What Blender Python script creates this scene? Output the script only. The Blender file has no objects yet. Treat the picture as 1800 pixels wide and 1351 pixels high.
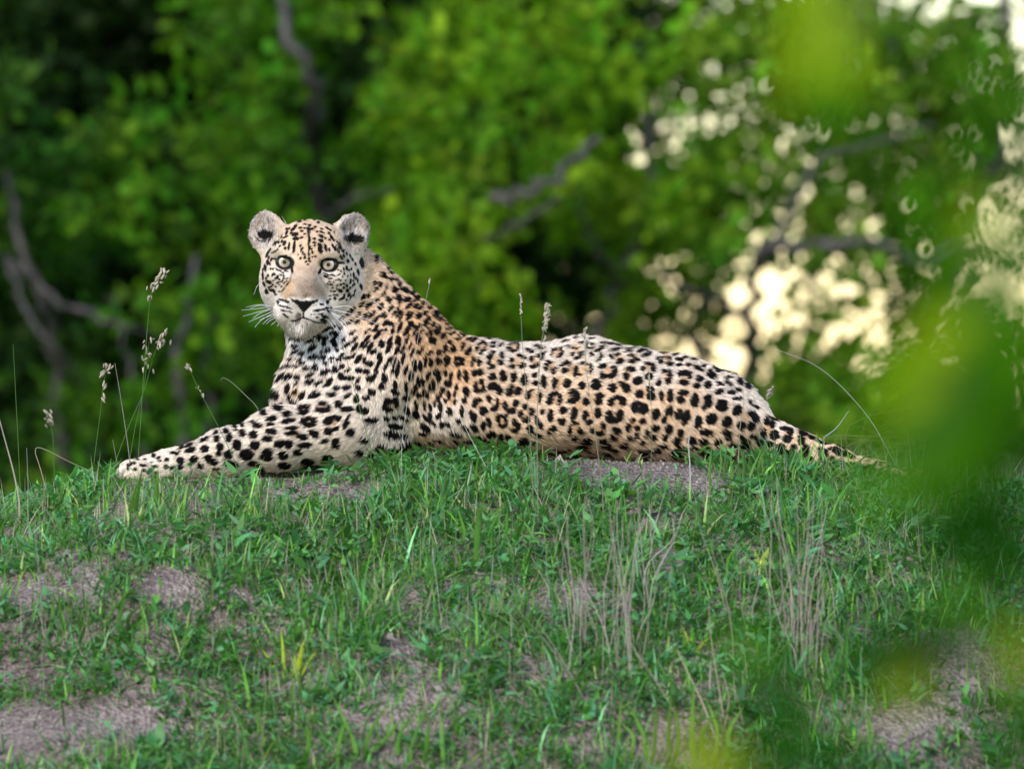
import bpy, math, random, time
import numpy as np
from mathutils import Vector, Matrix

T0 = time.time()
random.seed(7)
RNG = np.random.default_rng(11)
R = math.radians
scene = bpy.context.scene
C = scene.collection

# ------------------------------------------------------------------ camera
CAM_D, CAM_Z = 12.0, 0.125
cam_data = bpy.data.cameras.new('camera')
cam = bpy.data.objects.new('camera', cam_data)
C.objects.link(cam)
cam.location = (0, -CAM_D, CAM_Z)
cam.rotation_euler = (R(90), 0, 0)
cam_data.sensor_width = 36
cam_data.lens = 240
cam_data.clip_start = 0.1
cam_data.clip_end = 3000
cam_data.dof.use_dof = True
cam_data.dof.focus_distance = 11.86
cam_data.dof.aperture_fstop = 4.8
scene.camera = cam

# ------------------------------------------------------------------ light
SUN_EL, SUN_AZ = 36.0, 205.0        # soft afternoon sun behind the viewer, to the left, softened by haze
world = bpy.data.worlds.new('World')
scene.world = world
world.use_nodes = True
wn = world.node_tree
bg = wn.nodes['Background']
sky = wn.nodes.new('ShaderNodeTexSky')
sky.sky_type = 'NISHITA'
sky.sun_disc = False
sky.sun_elevation = R(SUN_EL)
sky.sun_rotation = R(SUN_AZ)
sky.altitude = 300
sky.air_density = 1.3
sky.dust_density = 0.3
sky.ozone_density = 0.0
wn.links.new(sky.outputs[0], bg.inputs[0])
bg.inputs[1].default_value = 0.10
sun_data = bpy.data.lights.new('sun', 'SUN')
sun = bpy.data.objects.new('sun', sun_data)
C.objects.link(sun)
sun_data.energy = 1.5
sun_data.angle = R(10)
sun_data.color = (1.0, 0.96, 0.91)
sdir = Vector((math.sin(R(SUN_AZ)) * math.cos(R(SUN_EL)), math.cos(R(SUN_AZ)) * math.cos(R(SUN_EL)), math.sin(R(SUN_EL))))
sun.rotation_euler = sdir.to_track_quat('Z', 'Y').to_euler()
scene.view_settings.view_transform = 'Standard'
scene.view_settings.look = 'None'
scene.view_settings.gamma = 1
scene.view_settings.exposure = 1.3
scene.render.engine = 'CYCLES'
scene.cycles.use_denoising = True
scene.cycles.max_bounces = 8
scene.cycles.diffuse_bounces = 3
scene.cycles.glossy_bounces = 2
scene.cycles.transmission_bounces = 4
scene.cycles.transparent_max_bounces = 8
scene.cycles.sample_clamp_indirect = 6

# ------------------------------------------------------------------ helpers
def P(px, py, Y=0.0):
    """a point of the place: photo column / row seen at depth Y"""
    s = (CAM_D + Y) / CAM_D / 1000.0
    return np.array([(px - 900) * s, Y, CAM_Z + (675.5 - py) * s])

def proj(p):
    s = (CAM_D + p[:, 1]) / CAM_D / 1000.0
    return 900 + p[:, 0] / s, 675.5 - (p[:, 2] - CAM_Z) / s

def hash2(ix, iy, seed):
    h = (ix.astype(np.int64) * 374761393 + iy.astype(np.int64) * 668265263 + seed * 1274126177) & 0xffffffff
    h = ((h ^ (h >> 13)) * 1274126177) & 0xffffffff
    return ((h ^ (h >> 16)) & 0xffffff) / float(0xffffff)

def vnoise(x, y, seed=0):
    x = np.asarray(x, float); y = np.asarray(y, float)
    ix, iy = np.floor(x), np.floor(y)
    fx, fy = x - ix, y - iy
    fx = fx * fx * (3 - 2 * fx); fy = fy * fy * (3 - 2 * fy)
    a = hash2(ix, iy, seed); b = hash2(ix + 1, iy, seed)
    c = hash2(ix, iy + 1, seed); d = hash2(ix + 1, iy + 1, seed)
    return (a + (b - a) * fx) * (1 - fy) + (c + (d - c) * fx) * fy

def fbm(x, y, seed=0, o=3):
    s, a, t = 0, 1.0, 0
    for i in range(o):
        s = s + a * vnoise(np.asarray(x) * 2 ** i, np.asarray(y) * 2 ** i, seed + i * 17); t += a; a *= 0.5
    return s / t

def sstep(a, b, x):
    t = np.clip((np.asarray(x, float) - a) / (b - a), 0, 1)
    return t * t * (3 - 2 * t)

def np_mesh(name, verts, faces, smooth=True):
    """verts (n,3); faces a (m,k) int array or a list of such arrays"""
    me = bpy.data.meshes.new(name)
    if not isinstance(faces, list): faces = [faces]
    faces = [f for f in faces if len(f)]
    verts = np.asarray(verts, np.float32)
    me.vertices.add(len(verts)); me.vertices.foreach_set('co', verts.ravel())
    loops = np.concatenate([f.ravel() for f in faces]).astype(np.int32)
    tot = np.concatenate([np.full(len(f), f.shape[1], np.int32) for f in faces])
    start = np.concatenate([[0], np.cumsum(tot)[:-1]]).astype(np.int32)
    me.loops.add(len(loops)); me.loops.foreach_set('vertex_index', loops)
    me.polygons.add(len(tot)); me.polygons.foreach_set('loop_start', start); me.polygons.foreach_set('loop_total', tot)
    me.polygons.foreach_set('use_smooth', np.full(len(tot), smooth, bool))
    me.update(calc_edges=True)
    return me

def vcol(me, cols, name='tint'):
    at = me.attributes.new(name, 'FLOAT_COLOR', 'POINT')
    c = np.ones((len(cols), 4), np.float32); c[:, :3] = cols
    at.data.foreach_set('color', c.ravel())

def link(name, data, mat=None, parent=None):
    o = bpy.data.objects.new(name, data)
    C.objects.link(o)
    if mat is not None: data.materials.append(mat)
    if parent is not None: o.parent = parent
    return o

def tag(o, label=None, cat=None, group=None, kind=None):
    if label: o['label'] = label
    if cat: o['category'] = cat
    if group: o['group'] = group
    if kind: o['kind'] = kind
    return o

def empty(name, loc=(0, 0, 0)):
    o = bpy.data.objects.new(name, None)
    C.objects.link(o); o.location = loc; o.empty_display_size = 0.05
    return o

def tube(path, radii, sides=5, cap=True):
    """verts, quads of a tapered tube along a path"""
    path = np.asarray(path, float); n = len(path)
    radii = np.broadcast_to(np.asarray(radii, float), (n,))
    tan = np.gradient(path, axis=0); tan /= np.linalg.norm(tan, axis=1)[:, None] + 1e-9
    ref = np.array([0, 1, 0.0]) if abs(tan[0][1]) < 0.9 else np.array([1.0, 0, 0])
    u = np.cross(tan, ref); u /= np.linalg.norm(u, axis=1)[:, None] + 1e-9
    w = np.cross(tan, u)
    a = np.linspace(0, 2 * np.pi, sides, endpoint=False)
    V = path[:, None] + radii[:, None, None] * (u[:, None] * np.cos(a)[None, :, None] + w[:, None] * np.sin(a)[None, :, None])
    i = np.arange(n - 1)[:, None] * sides; j = np.arange(sides)[None]; k = (j + 1) % sides
    F = np.stack([i + j, i + k, i + sides + k, i + sides + j], -1).reshape(-1, 4)
    return V.reshape(-1, 3), F

def spline(pts, n=16):
    """Catmull-Rom through the points"""
    p = np.asarray(pts, float)
    if len(p) == 2: return p[0] + (p[1] - p[0]) * np.linspace(0, 1, n)[:, None]
    q = np.vstack([2 * p[0] - p[1], p, 2 * p[-1] - p[-2]])
    out = []
    m = len(p) - 1
    for t in np.linspace(0, m, n):
        i = min(int(t), m - 1); f = t - i
        a, b, c, d = q[i], q[i + 1], q[i + 2], q[i + 3]
        out.append(0.5 * (2 * b + (c - a) * f + (2 * a - 5 * b + 4 * c - d) * f ** 2 + (3 * b - a - 3 * c + d) * f ** 3))
    return np.array(out)

class Build:
    def __init__(s): s.v = []; s.f = {3: [], 4: []}; s.c = []; s.n = 0
    def add(s, V, F, col=None):
        F = np.asarray(F); s.f[F.shape[1]].append(F + s.n); s.v.append(V); s.n += len(V)
        if col is not None: s.c.append(np.broadcast_to(np.asarray(col, float), (len(V), 3)))
    def obj(s, name, mat, parent=None, origin=None, smooth=True):
        V = np.concatenate(s.v)
        if origin is not None: V = V - np.asarray(origin)
        me = np_mesh(name, V, [np.concatenate(x) for x in s.f.values() if x], smooth)
        if s.c: vcol(me, np.concatenate(s.c))
        return link(name, me, mat, parent)

# ------------------------------------------------------------------ materials
def new_mat(name):
    m = bpy.data.materials.new(name); m.use_nodes = True
    nt = m.node_tree; nt.nodes.clear()
    out = nt.nodes.new('ShaderNodeOutputMaterial')
    return m, nt, out

def N(nt, typ, **kw):
    n = nt.nodes.new(typ)
    for k, v in kw.items():
        if k in n.inputs: n.inputs[k].default_value = v
        else: setattr(n, k, v)
    return n

def leaf_mat(name, trans=0.4, rough=0.5, boost=(1.25, 1.35, 0.6), spec=0.35):
    """tinted by the mesh's own leaf colour; light passes through the blade"""
    m, nt, out = new_mat(name); L = nt.links.new
    at = N(nt, 'ShaderNodeAttribute', attribute_name='tint')
    tc = N(nt, 'ShaderNodeTexCoord'); nz = N(nt, 'ShaderNodeTexNoise', Scale=60.0, Detail=2.0)
    L(tc.outputs['Object'], nz.inputs['Vector'])
    mr = N(nt, 'ShaderNodeMapRange'); mr.inputs['To Min'].default_value = 0.75; mr.inputs['To Max'].default_value = 1.25
    L(nz.outputs['Fac'], mr.inputs['Value'])
    mul = N(nt, 'ShaderNodeVectorMath', operation='MULTIPLY'); L(at.outputs['Color'], mul.inputs[0]); L(mr.outputs[0], mul.inputs[1])
    b = N(nt, 'ShaderNodeBsdfPrincipled', Roughness=rough); b.inputs['Specular IOR Level'].default_value = spec
    L(mul.outputs[0], b.inputs['Base Color'])
    t = N(nt, 'ShaderNodeBsdfTranslucent')
    mu2 = N(nt, 'ShaderNodeVectorMath', operation='MULTIPLY'); mu2.inputs[1].default_value = boost
    L(mul.outputs[0], mu2.inputs[0]); L(mu2.outputs[0], t.inputs['Color'])
    mx = N(nt, 'ShaderNodeMixShader'); mx.inputs[0].default_value = trans
    L(b.outputs[0], mx.inputs[1]); L(t.outputs[0], mx.inputs[2]); L(mx.outputs[0], out.inputs['Surface'])
    return m

def soil_mat():
    m, nt, out = new_mat('bare_soil'); L = nt.links.new
    tc = N(nt, 'ShaderNodeTexCoord')
    n1 = N(nt, 'ShaderNodeTexNoise', Scale=7.0, Detail=5.0, Roughness=0.65)
    n2 = N(nt, 'ShaderNodeTexNoise', Scale=90.0, Detail=4.0, Roughness=0.7)
    vo = N(nt, 'ShaderNodeTexVoronoi', Scale=140.0)
    for n in (n1, n2, vo): L(tc.outputs['Object'], n.inputs['Vector'])
    r1 = N(nt, 'ShaderNodeValToRGB')
    r1.color_ramp.elements[0].position = 0.3; r1.color_ramp.elements[0].color = (0.15, 0.115, 0.11, 1)
    r1.color_ramp.elements[1].position = 0.68; r1.color_ramp.elements[1].color = (0.44, 0.36, 0.345, 1)
    L(n1.outputs['Fac'], r1.inputs[0])
    r2 = N(nt, 'ShaderNodeValToRGB')
    r2.color_ramp.elements[0].position = 0.32; r2.color_ramp.elements[0].color = (0.35, 0.33, 0.33, 1)
    r2.color_ramp.elements[1].position = 0.62; r2.color_ramp.elements[1].color = (1.15, 1.12, 1.1, 1)
    L(n2.outputs['Fac'], r2.inputs[0])
    mu = N(nt, 'ShaderNodeVectorMath', operation='MULTIPLY'); L(r1.outputs[0], mu.inputs[0]); L(r2.outputs[0], mu.inputs[1])
    b = N(nt, 'ShaderNodeBsdfPrincipled', Roughness=0.95); b.inputs['Specular IOR Level'].default_value = 0.1
    # the plain around the mound is grown over with grass
    ln = N(nt, 'ShaderNodeVectorMath', operation='LENGTH'); L(tc.outputs['Object'], ln.inputs[0])
    n3 = N(nt, 'ShaderNodeTexNoise', Scale=0.6, Detail=6.0, Roughness=0.7); L(tc.outputs['Object'], n3.inputs['Vector'])
    r3 = N(nt, 'ShaderNodeValToRGB')
    r3.color_ramp.elements[0].position = 0.35; r3.color_ramp.elements[0].color = (0.045, 0.085, 0.022, 1)
    r3.color_ramp.elements[1].position = 0.68; r3.color_ramp.elements[1].color = (0.17, 0.18, 0.075, 1)
    L(n3.outputs['Fac'], r3.inputs[0])
    mf = N(nt, 'ShaderNodeMapRange'); mf.inputs['From Min'].default_value = 2.2; mf.inputs['From Max'].default_value = 4.5; L(ln.outputs['Value'], mf.inputs['Value'])
    mx = N(nt, 'ShaderNodeMix', data_type='RGBA'); L(mf.outputs[0], mx.inputs['Factor']); L(mu.outputs[0], mx.inputs[6]); L(r3.outputs[0], mx.inputs[7])
    L(mx.outputs[2], b.inputs['Base Color'])
    ad = N(nt, 'ShaderNodeMath', operation='ADD'); L(n2.outputs['Fac'], ad.inputs[0]); L(vo.outputs['Distance'], ad.inputs[1])
    bp = N(nt, 'ShaderNodeBump', Strength=0.9, Distance=0.012); L(ad.outputs[0], bp.inputs['Height']); L(bp.outputs[0], b.inputs['Normal'])
    L(b.outputs[0], out.inputs['Surface'])
    return m

def bark_mat(name, c0, c1):
    m, nt, out = new_mat(name); L = nt.links.new
    tc = N(nt, 'ShaderNodeTexCoord'); mp = N(nt, 'ShaderNodeMapping'); mp.inputs['Scale'].default_value = (14, 14, 4)
    nz = N(nt, 'ShaderNodeTexNoise', Scale=2.0, Detail=5.0)
    L(tc.outputs['Object'], mp.inputs[0]); L(mp.outputs[0], nz.inputs['Vector'])
    r = N(nt, 'ShaderNodeValToRGB')
    r.color_ramp.elements[0].position = 0.35; r.color_ramp.elements[0].color = (*c0, 1)
    r.color_ramp.elements[1].position = 0.7; r.color_ramp.elements[1].color = (*c1, 1)
    L(nz.outputs['Fac'], r.inputs[0])
    b = N(nt, 'ShaderNodeBsdfPrincipled', Roughness=0.9); L(r.outputs[0], b.inputs['Base Color'])
    bp = N(nt, 'ShaderNodeBump', Strength=0.7, Distance=0.02); L(nz.outputs['Fac'], bp.inputs['Height']); L(bp.outputs[0], b.inputs['Normal'])
    L(b.outputs[0], out.inputs['Surface'])
    return m

def coat_mat(name, hair=False):
    """skin and fur: colour from the coat pattern laid on the animal"""
    m, nt, out = new_mat(name); L = nt.links.new
    at = N(nt, 'ShaderNodeAttribute', attribute_name='coat')
    if hair:
        nr = N(nt, 'ShaderNodeAttribute', attribute_name='skin_normal')
        hi = N(nt, 'ShaderNodeHairInfo')
        mr = N(nt, 'ShaderNodeMapRange'); mr.inputs['To Min'].default_value = 0.60; mr.inputs['To Max'].default_value = 1.25
        L(hi.outputs['Random'], mr.inputs['Value'])
        mu = N(nt, 'ShaderNodeVectorMath', operation='MULTIPLY'); L(at.outputs['Color'], mu.inputs[0]); L(mr.outputs[0], mu.inputs[1])
        ge = N(nt, 'ShaderNodeNewGeometry')
        s1 = N(nt, 'ShaderNodeVectorMath', operation='SCALE'); s1.inputs['Scale'].default_value = 0.6; L(nr.outputs['Vector'], s1.inputs[0])
        s2 = N(nt, 'ShaderNodeVectorMath', operation='SCALE'); s2.inputs['Scale'].default_value = 0.4; L(ge.outputs['Normal'], s2.inputs[0])
        ad = N(nt, 'ShaderNodeVectorMath', operation='ADD'); L(s1.outputs[0], ad.inputs[0]); L(s2.outputs[0], ad.inputs[1])
        nm = N(nt, 'ShaderNodeVectorMath', operation='NORMALIZE'); L(ad.outputs[0], nm.inputs[0])
        b = N(nt, 'ShaderNodeBsdfPrincipled', Roughness=0.6); b.inputs['Specular IOR Level'].default_value = 0.05
        L(mu.outputs[0], b.inputs['Base Color']); L(nm.outputs[0], b.inputs['Normal'])
    else:
        gl = N(nt, 'ShaderNodeAttribute', attribute_name='gloss')
        mr = N(nt, 'ShaderNodeMapRange'); mr.inputs['To Min'].default_value = 0.85; mr.inputs['To Max'].default_value = 0.38
        L(gl.outputs['Fac'], mr.inputs['Value'])
        b = N(nt, 'ShaderNodeBsdfPrincipled'); b.inputs['Specular IOR Level'].default_value = 0.25
        L(at.outputs['Color'], b.inputs['Base Color']); L(mr.outputs[0], b.inputs['Roughness'])
    L(b.outputs[0], out.inputs['Surface'])
    return m

def eye_mat():
    m, nt, out = new_mat('leopard_eye'); L = nt.links.new
    tc = N(nt, 'ShaderNodeTexCoord'); sp = N(nt, 'ShaderNodeSeparateXYZ'); L(tc.outputs['Object'], sp.inputs[0])
    cb = N(nt, 'ShaderNodeCombineXYZ'); L(sp.outputs[0], cb.inputs[0]); L(sp.outputs[2], cb.inputs[1])
    ln = N(nt, 'ShaderNodeVectorMath', operation='LENGTH'); L(cb.outputs[0], ln.inputs[0])
    mr = N(nt, 'ShaderNodeMapRange'); mr.inputs['From Max'].default_value = 0.0175; L(ln.outputs['Value'], mr.inputs['Value'])
    r = N(nt, 'ShaderNodeValToRGB'); e = r.color_ramp.elements
    e[0].position = 0.0; e[0].color = (0.004, 0.004, 0.004, 1)
    e[1].position = 0.17; e[1].color = (0.005, 0.005, 0.004, 1)
    for p, c in ((0.21, (0.26, 0.22, 0.10, 1)), (0.36, (0.50, 0.43, 0.34, 1)), (0.51, (0.58, 0.50, 0.43, 1)), (0.58, (0.02, 0.02, 0.018, 1)), (1.0, (0.01, 0.01, 0.01, 1))):
        x = e.new(p); x.color = c
    nz = N(nt, 'ShaderNodeTexNoise', Scale=300.0); L(tc.outputs['Object'], nz.inputs['Vector'])
    ad = N(nt, 'ShaderNodeMath', operation='MULTIPLY_ADD'); ad.inputs[1].default_value = 0.05; L(nz.outputs['Fac'], ad.inputs[0]); L(mr.outputs[0], ad.inputs[2])
    sb = N(nt, 'ShaderNodeMath', operation='SUBTRACT'); sb.inputs[1].default_value = 0.025; L(ad.outputs[0], sb.inputs[0])
    L(sb.outputs[0], r.inputs[0])
    b = N(nt, 'ShaderNodeBsdfPrincipled', Roughness=0.12); L(r.outputs[0], b.inputs['Base Color'])
    b.inputs['Specular IOR Level'].default_value = 0.5
    L(b.outputs[0], out.inputs['Surface'])
    return m

def plain(name, col, rough=0.7, noise=0.3):
    m, nt, out = new_mat(name); L = nt.links.new
    tc = N(nt, 'ShaderNodeTexCoord'); nz = N(nt, 'ShaderNodeTexNoise', Scale=40.0, Detail=3.0); L(tc.outputs['Object'], nz.inputs['Vector'])
    mr = N(nt, 'ShaderNodeMapRange'); mr.inputs['To Min'].default_value = 1 - noise; mr.inputs['To Max'].default_value = 1 + noise; L(nz.outputs['Fac'], mr.inputs['Value'])
    mu = N(nt, 'ShaderNodeVectorMath', operation='MULTIPLY'); mu.inputs[0].default_value = col; L(mr.outputs[0], mu.inputs[1])
    b = N(nt, 'ShaderNodeBsdfPrincipled', Roughness=rough); L(mu.outputs[0], b.inputs['Base Color']); L(b.outputs[0], out.inputs['Surface'])
    return m

M_SOIL = soil_mat()
M_GRASS = leaf_mat('grass_blades', 0.35, 0.6, (1.25, 1.35, 0.5), 0.14)
M_DRY = leaf_mat('dry_straw', 0.2, 0.7, (1.1, 1.05, 0.9), 0.2)
M_LEAF = leaf_mat('bush_leaves', 0.42, 0.6, (1.3, 1.5, 0.4), 0.10)
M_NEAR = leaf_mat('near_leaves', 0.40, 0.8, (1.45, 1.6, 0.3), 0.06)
M_BARK = bark_mat('grey_bark', (0.030, 0.025, 0.025), (0.095, 0.080, 0.080))
M_COAT = coat_mat('leopard_skin'); M_FUR = coat_mat('leopard_fur', True)
M_EYE = eye_mat()
M_WHISK = plain('white_whisker', (0.85, 0.85, 0.88), 0.4, 0.05)

# ------------------------------------------------------------------ ground
PATCHES = [  # bare earth, in photo columns / rows: x, y, rx, ry
    (1130, 835, 150, 26), (1240, 850, 60, 16), (640, 872, 60, 24), (345, 893, 70, 14), (80, 1045, 150, 24), (290, 1035, 60, 38), (50, 1295, 130, 60),
    (230, 1270, 90, 40), (690, 1140, 34, 20), (1690, 1180, 60, 70), (1180, 1310, 70, 45), (10, 940, 25, 14), (1590, 1290, 70, 40),
    (950, 1180, 34, 22), (1170, 985, 34, 18), (40, 1190, 80, 26), (480, 870, 60, 12), (1000, 812, 90, 14)]

def height(x, y):
    x = np.asarray(x, float); y = np.asarray(y, float)
    y0 = -0.17 * sstep(-0.30, -0.62, x) - 0.05 * sstep(0.45, 0.75, x)      # line of the crest
    t = np.maximum(y0 - y, 0); b = np.maximum(y - y0, 0)
    base = -0.068 * x ** 2 - 0.03 * np.maximum(x - 0.55, 0) - 0.22 * np.maximum(-x - 0.71, 0) - 0.012
    base = base + 0.021 * sstep(-0.42, -0.25, x) * sstep(0.62, 0.40, x) * np.exp(-((y + 0.17) / 0.20) ** 2)
    h = base - 0.10 * t - 0.17 * t ** 2 - 0.42 * b ** 2 - 0.03 * b
    far = -1.55 + 0.12 * (fbm(x * 0.11, y * 0.11, 3) - 0.5)
    r = np.sqrt(x ** 2 + y ** 2)
    k = 0.35
    q = np.clip(0.5 + 0.5 * (h - far) / k, 0, 1)
    h = far + (h - far) * q + k * q * (1 - q) * 0.5
    near = 1 - sstep(2.5, 6, r)
    calm = 1 - 0.8 * np.exp(-((y + 0.17) / 0.30) ** 2) * sstep(1.0, 0.8, np.abs(x))
    h = h + near * calm * (0.075 * (fbm(x * 4, y * 4, 21) - 0.5) + 0.024 * (fbm(x * 14, y * 14, 31, 3) - 0.5))
    # eroded step in the near left slope
    edge = -0.98 + 0.10 * (fbm(x * 3.1, 0.5 + 0 * x, 41) - 0.5)
    step = sstep(-0.25, -0.5, x) * sstep(0.05, -0.05, y - edge) * 0.055
    return h - step * near

# the place where the animal lies is pressed flat
def ground_hit(px, py):
    """depth at which the line of sight through the photo point meets the mound"""
    ys = np.linspace(-2.3, 1.0, 700)
    s = (CAM_D + ys) / CAM_D / 1000.0
    X = (px - 900) * s; Z = CAM_Z + (675.5 - py) * s
    d = height(X, ys) - Z
    i = np.argmax(d > 0)
    if d[i] <= 0: i = len(ys) - 1
    return np.array([X[i], ys[i], height(X[i], ys[i])])

def axis(lo, hi, fine, far):
    core = np.arange(lo, hi + fine / 2, fine)
    out = [core]; step = fine; a, b = lo, hi; l, r = [], []
    while b < far:
        step *= 1.28; a -= step; b += step; l.append(a); r.append(b)
    return np.concatenate([l[::-1], core, r])

gx = axis(-1.5, 1.5, 0.013, 900); gy = axis(-2.0, 0.7, 0.013, 900)
GX, GY = np.meshgrid(gx, gy)
gv = np.stack([GX, GY, height(GX, GY)], -1).reshape(-1, 3)
nx = len(gx); i = (np.arange(len(gy) - 1)[:, None] * nx + np.arange(nx - 1)[None]).ravel()
ground = link('ground', np_mesh('ground', gv, np.stack([i, i + 1, i + nx + 1, i + nx], -1)), M_SOIL)
tag(ground, 'bare grey soil of the low mound and the ground around it', kind='structure')

# ------------------------------------------------------------------ leopard body as a distance field
VOX = 0.0027
LO = np.array([-0.73, -0.34, -0.13]); HI = np.array([0.84, 0.30, 0.46])
SH = tuple(np.ceil((HI - LO) / VOX).astype(int))
F = np.full(SH, 0.5, np.float32)
AX = [LO[k] + VOX * np.arange(SH[k], dtype=np.float32) for k in range(3)]

def box(lo, hi, pad):
    a = np.clip(((np.asarray(lo) - pad - LO) / VOX).astype(int), 0, SH)
    b = np.clip(((np.asarray(hi) + pad - LO) / VOX).astype(int) + 2, 0, SH)
    sl = tuple(slice(a[k], b[k]) for k in range(3))
    return sl, np.meshgrid(*[AX[k][sl[k]] for k in range(3)], indexing='ij', sparse=True)

def blend(sl, d, k, sub=False):
    a = F[sl]
    if sub:
        d = -d; h = np.maximum(k - np.abs(a - d), 0) / k
        F[sl] = np.maximum(a, d) + h * h * k * 0.25
    else:
        h = np.maximum(k - np.abs(a - d), 0) / k
        F[sl] = np.minimum(a, d) - h * h * k * 0.25

def cone(a, b, ra, rb, k=0.03, sy=1.0):
    """tapered limb from a to b, widened in depth by sy"""
    a = np.asarray(a); b = np.asarray(b); r = max(ra, rb)
    m = np.array([r, r * sy, r])
    sl, (x, y, z) = box(np.minimum(a, b) - m, np.maximum(a, b) + m, k + 0.01)
    A = a * [1, 1 / sy, 1]; B = b * [1, 1 / sy, 1]; ba = B - A; L2 = ba @ ba + 1e-12
    X, Y, Z = x - A[0], y / sy - A[1], z - A[2]
    t = np.clip((X * ba[0] + Y * ba[1] + Z * ba[2]) / L2, 0, 1)
    d = np.sqrt((X - t * ba[0]) ** 2 + (Y - t * ba[1]) ** 2 + (Z - t * ba[2]) ** 2) - (ra + (rb - ra) * t)
    blend(sl, d.astype(np.float32), k)

def ell(c, r, k=0.03, M=None, sub=False):
    """ellipsoid; the columns of M are its axes"""
    c = np.asarray(c); r = np.asarray(r, float); M = np.eye(3) if M is None else M
    e = np.sqrt(((M * r[None]) ** 2).sum(1))
    sl, (x, y, z) = box(c - e, c + e, k + 0.01)
    X, Y, Z = x - c[0], y - c[1], z - c[2]
    q = [(X * M[0, i] + Y * M[1, i] + Z * M[2, i]) / r[i] for i in range(3)]
    k0 = np.sqrt(q[0] ** 2 + q[1] ** 2 + q[2] ** 2)
    k1 = np.sqrt((q[0] / r[0]) ** 2 + (q[1] / r[1]) ** 2 + (q[2] / r[2]) ** 2) + 1e-9
    blend(sl, (k0 * (k0 - 1) / k1).astype(np.float32), k, sub)

def rotm(ax, deg):
    return np.array(Matrix.Rotation(R(deg), 3, ax))

# trunk, lying: chest to rump, the hindquarters a little farther away
spine = [(710, 680, 0.03, 0.110), (780, 693, 0.04, 0.106), (860, 702, 0.05, 0.100), (940, 706, 0.06, 0.098), (1020, 707, 0.07, 0.1025), (1110, 715, 0.08, 0.100), (1190, 722, 0.085, 0.094), (1262, 739, 0.085, 0.082), (1308, 755, 0.08, 0.057)]
for (x0, y0, d0, r0), (x1, y1, d1, r1) in zip(spine, spine[1:]):
    cone(P(x0, y0, d0), P(x1, y1, d1), r0, r1, 0.02, 1.22)
ell(P(800, 735, -0.02), (0.13, 0.11, 0.062), 0.05)            # rib cage resting on the ground
ell(P(980, 745, -0.01), (0.16, 0.11, 0.055), 0.05)            # belly
ell(P(1170, 735, -0.055), (0.150, 0.075, 0.078), 0.05, rotm('Y', 8))   # near thigh
ell(P(1240, 762, -0.04), (0.095, 0.07, 0.052), 0.05, rotm('Y', 12))
ell(P(1030, 645, 0.08), (0.06, 0.07, 0.044), 0.04)            # hip bone
# shoulders and chest
ell(P(706, 650, -0.035), (0.072, 0.075, 0.104), 0.05, rotm('Y', 8))   # near shoulder blade
ell(P(712, 632, 0.06), (0.058, 0.06, 0.082), 0.04, rotm('Y', 8))
ell(P(616, 692, 0.0), (0.112, 0.108, 0.096), 0.05)            # chest
ell(P(553, 716, -0.01), (0.074, 0.088, 0.084), 0.045)
# neck
cone(P(585, 515, 0.035), P(678, 640, 0.02), 0.088, 0.112, 0.04)
cone(P(570, 560, -0.01), P(606, 660, -0.01), 0.064, 0.098, 0.04)
cone(P(632, 498, 0.05), P(706, 590, 0.04), 0.050, 0.064, 0.04)
# far foreleg
cone(P(560, 748, 0.10), P(400, 796, 0.08), 0.056, 0.036, 0.03)
cone(P(400, 796, 0.08), P(280, 826, 0.06), 0.034, 0.024, 0.03)
ell(P(250, 828, 0.06), (0.034, 0.03, 0.022), 0.02)
# near foreleg: upper arm, elbow, forearm, wrist, paw and four toes
cone(P(690, 655, -0.085), P(610, 752, -0.125), 0.072, 0.060, 0.035)
cone(P(610, 752, -0.125), P(490, 770, -0.14), 0.058, 0.050, 0.03)
cone(P(490, 773, -0.14), P(395, 796, -0.15), 0.048, 0.038, 0.03)
cone(P(395, 796, -0.15), P(300, 820, -0.16), 0.038, 0.0265, 0.02)
cone(P(300, 820, -0.16), P(262, 824, -0.165), 0.0265, 0.0255, 0.02)
for k, (dx, dy, dz) in enumerate(((0, 2, -0.030), (-9, 0, -0.010), (-9, 0, 0.011), (0, 2, 0.030))):
    ell(P(243 + dx, 826 + dy, -0.168 + dz), (0.025, 0.0125, 0.0195), 0.009)
    ell(P(228 + dx, 831 + dy, -0.168 + dz), (0.013, 0.010, 0.012), 0.008)
ell(P(668, 775, -0.10), (0.045, 0.05, 0.036), 0.03)           # elbow point
# tail
tailp = [(1316, 764, 0.04, 0.045), (1362, 782, 0.02, 0.038), (1410, 796, 0.0, 0.031), (1465, 812, -0.02, 0.025), (1530, 832, -0.03, 0.0225), (1610, 852, -0.04, 0.021), (1690, 862, -0.03, 0.020)]
for (x0, y0, d0, r0), (x1, y1, d1, r1) in zip(tailp, tailp[1:]):
    cone(P(x0, y0, d0), P(x1, y1, d1), r0, r1, 0.02)

# head: a = to the picture's right, b = forward, c = up
HO = P(543, 470, -0.055)
yaw, roll, pitch = R(-4.5), R(-3.4), R(-1)
Rh = np.array(Matrix.Rotation(yaw, 3, 'Z') @ Matrix.Rotation(pitch, 3, 'X') @ Matrix.Rotation(-roll, 3, 'Y'))
AXH = Rh @ np.array([[1, 0, 0], [0, -1, 0], [0, 0, 1.0]]).T      # columns: a, b, c
def H(a, b, c): return HO + AXH @ (np.array([a, b, c]) / 1000.0)
def hell(a, b, c, r, k=0.02, sub=False, M=None):
    ell(H(a, b, c), np.array(r) / 1000.0, k, AXH if M is None else AXH @ M, sub)
def hcone(p, q, ra, rb, k=0.02): cone(H(*p), H(*q), ra / 1000, rb / 1000, k)
hell(0, -25, 6, (76, 84, 77), 0.03)                 # braincase
hell(0, 20, 28, (56, 48, 48), 0.03)                 # forehead
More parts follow.
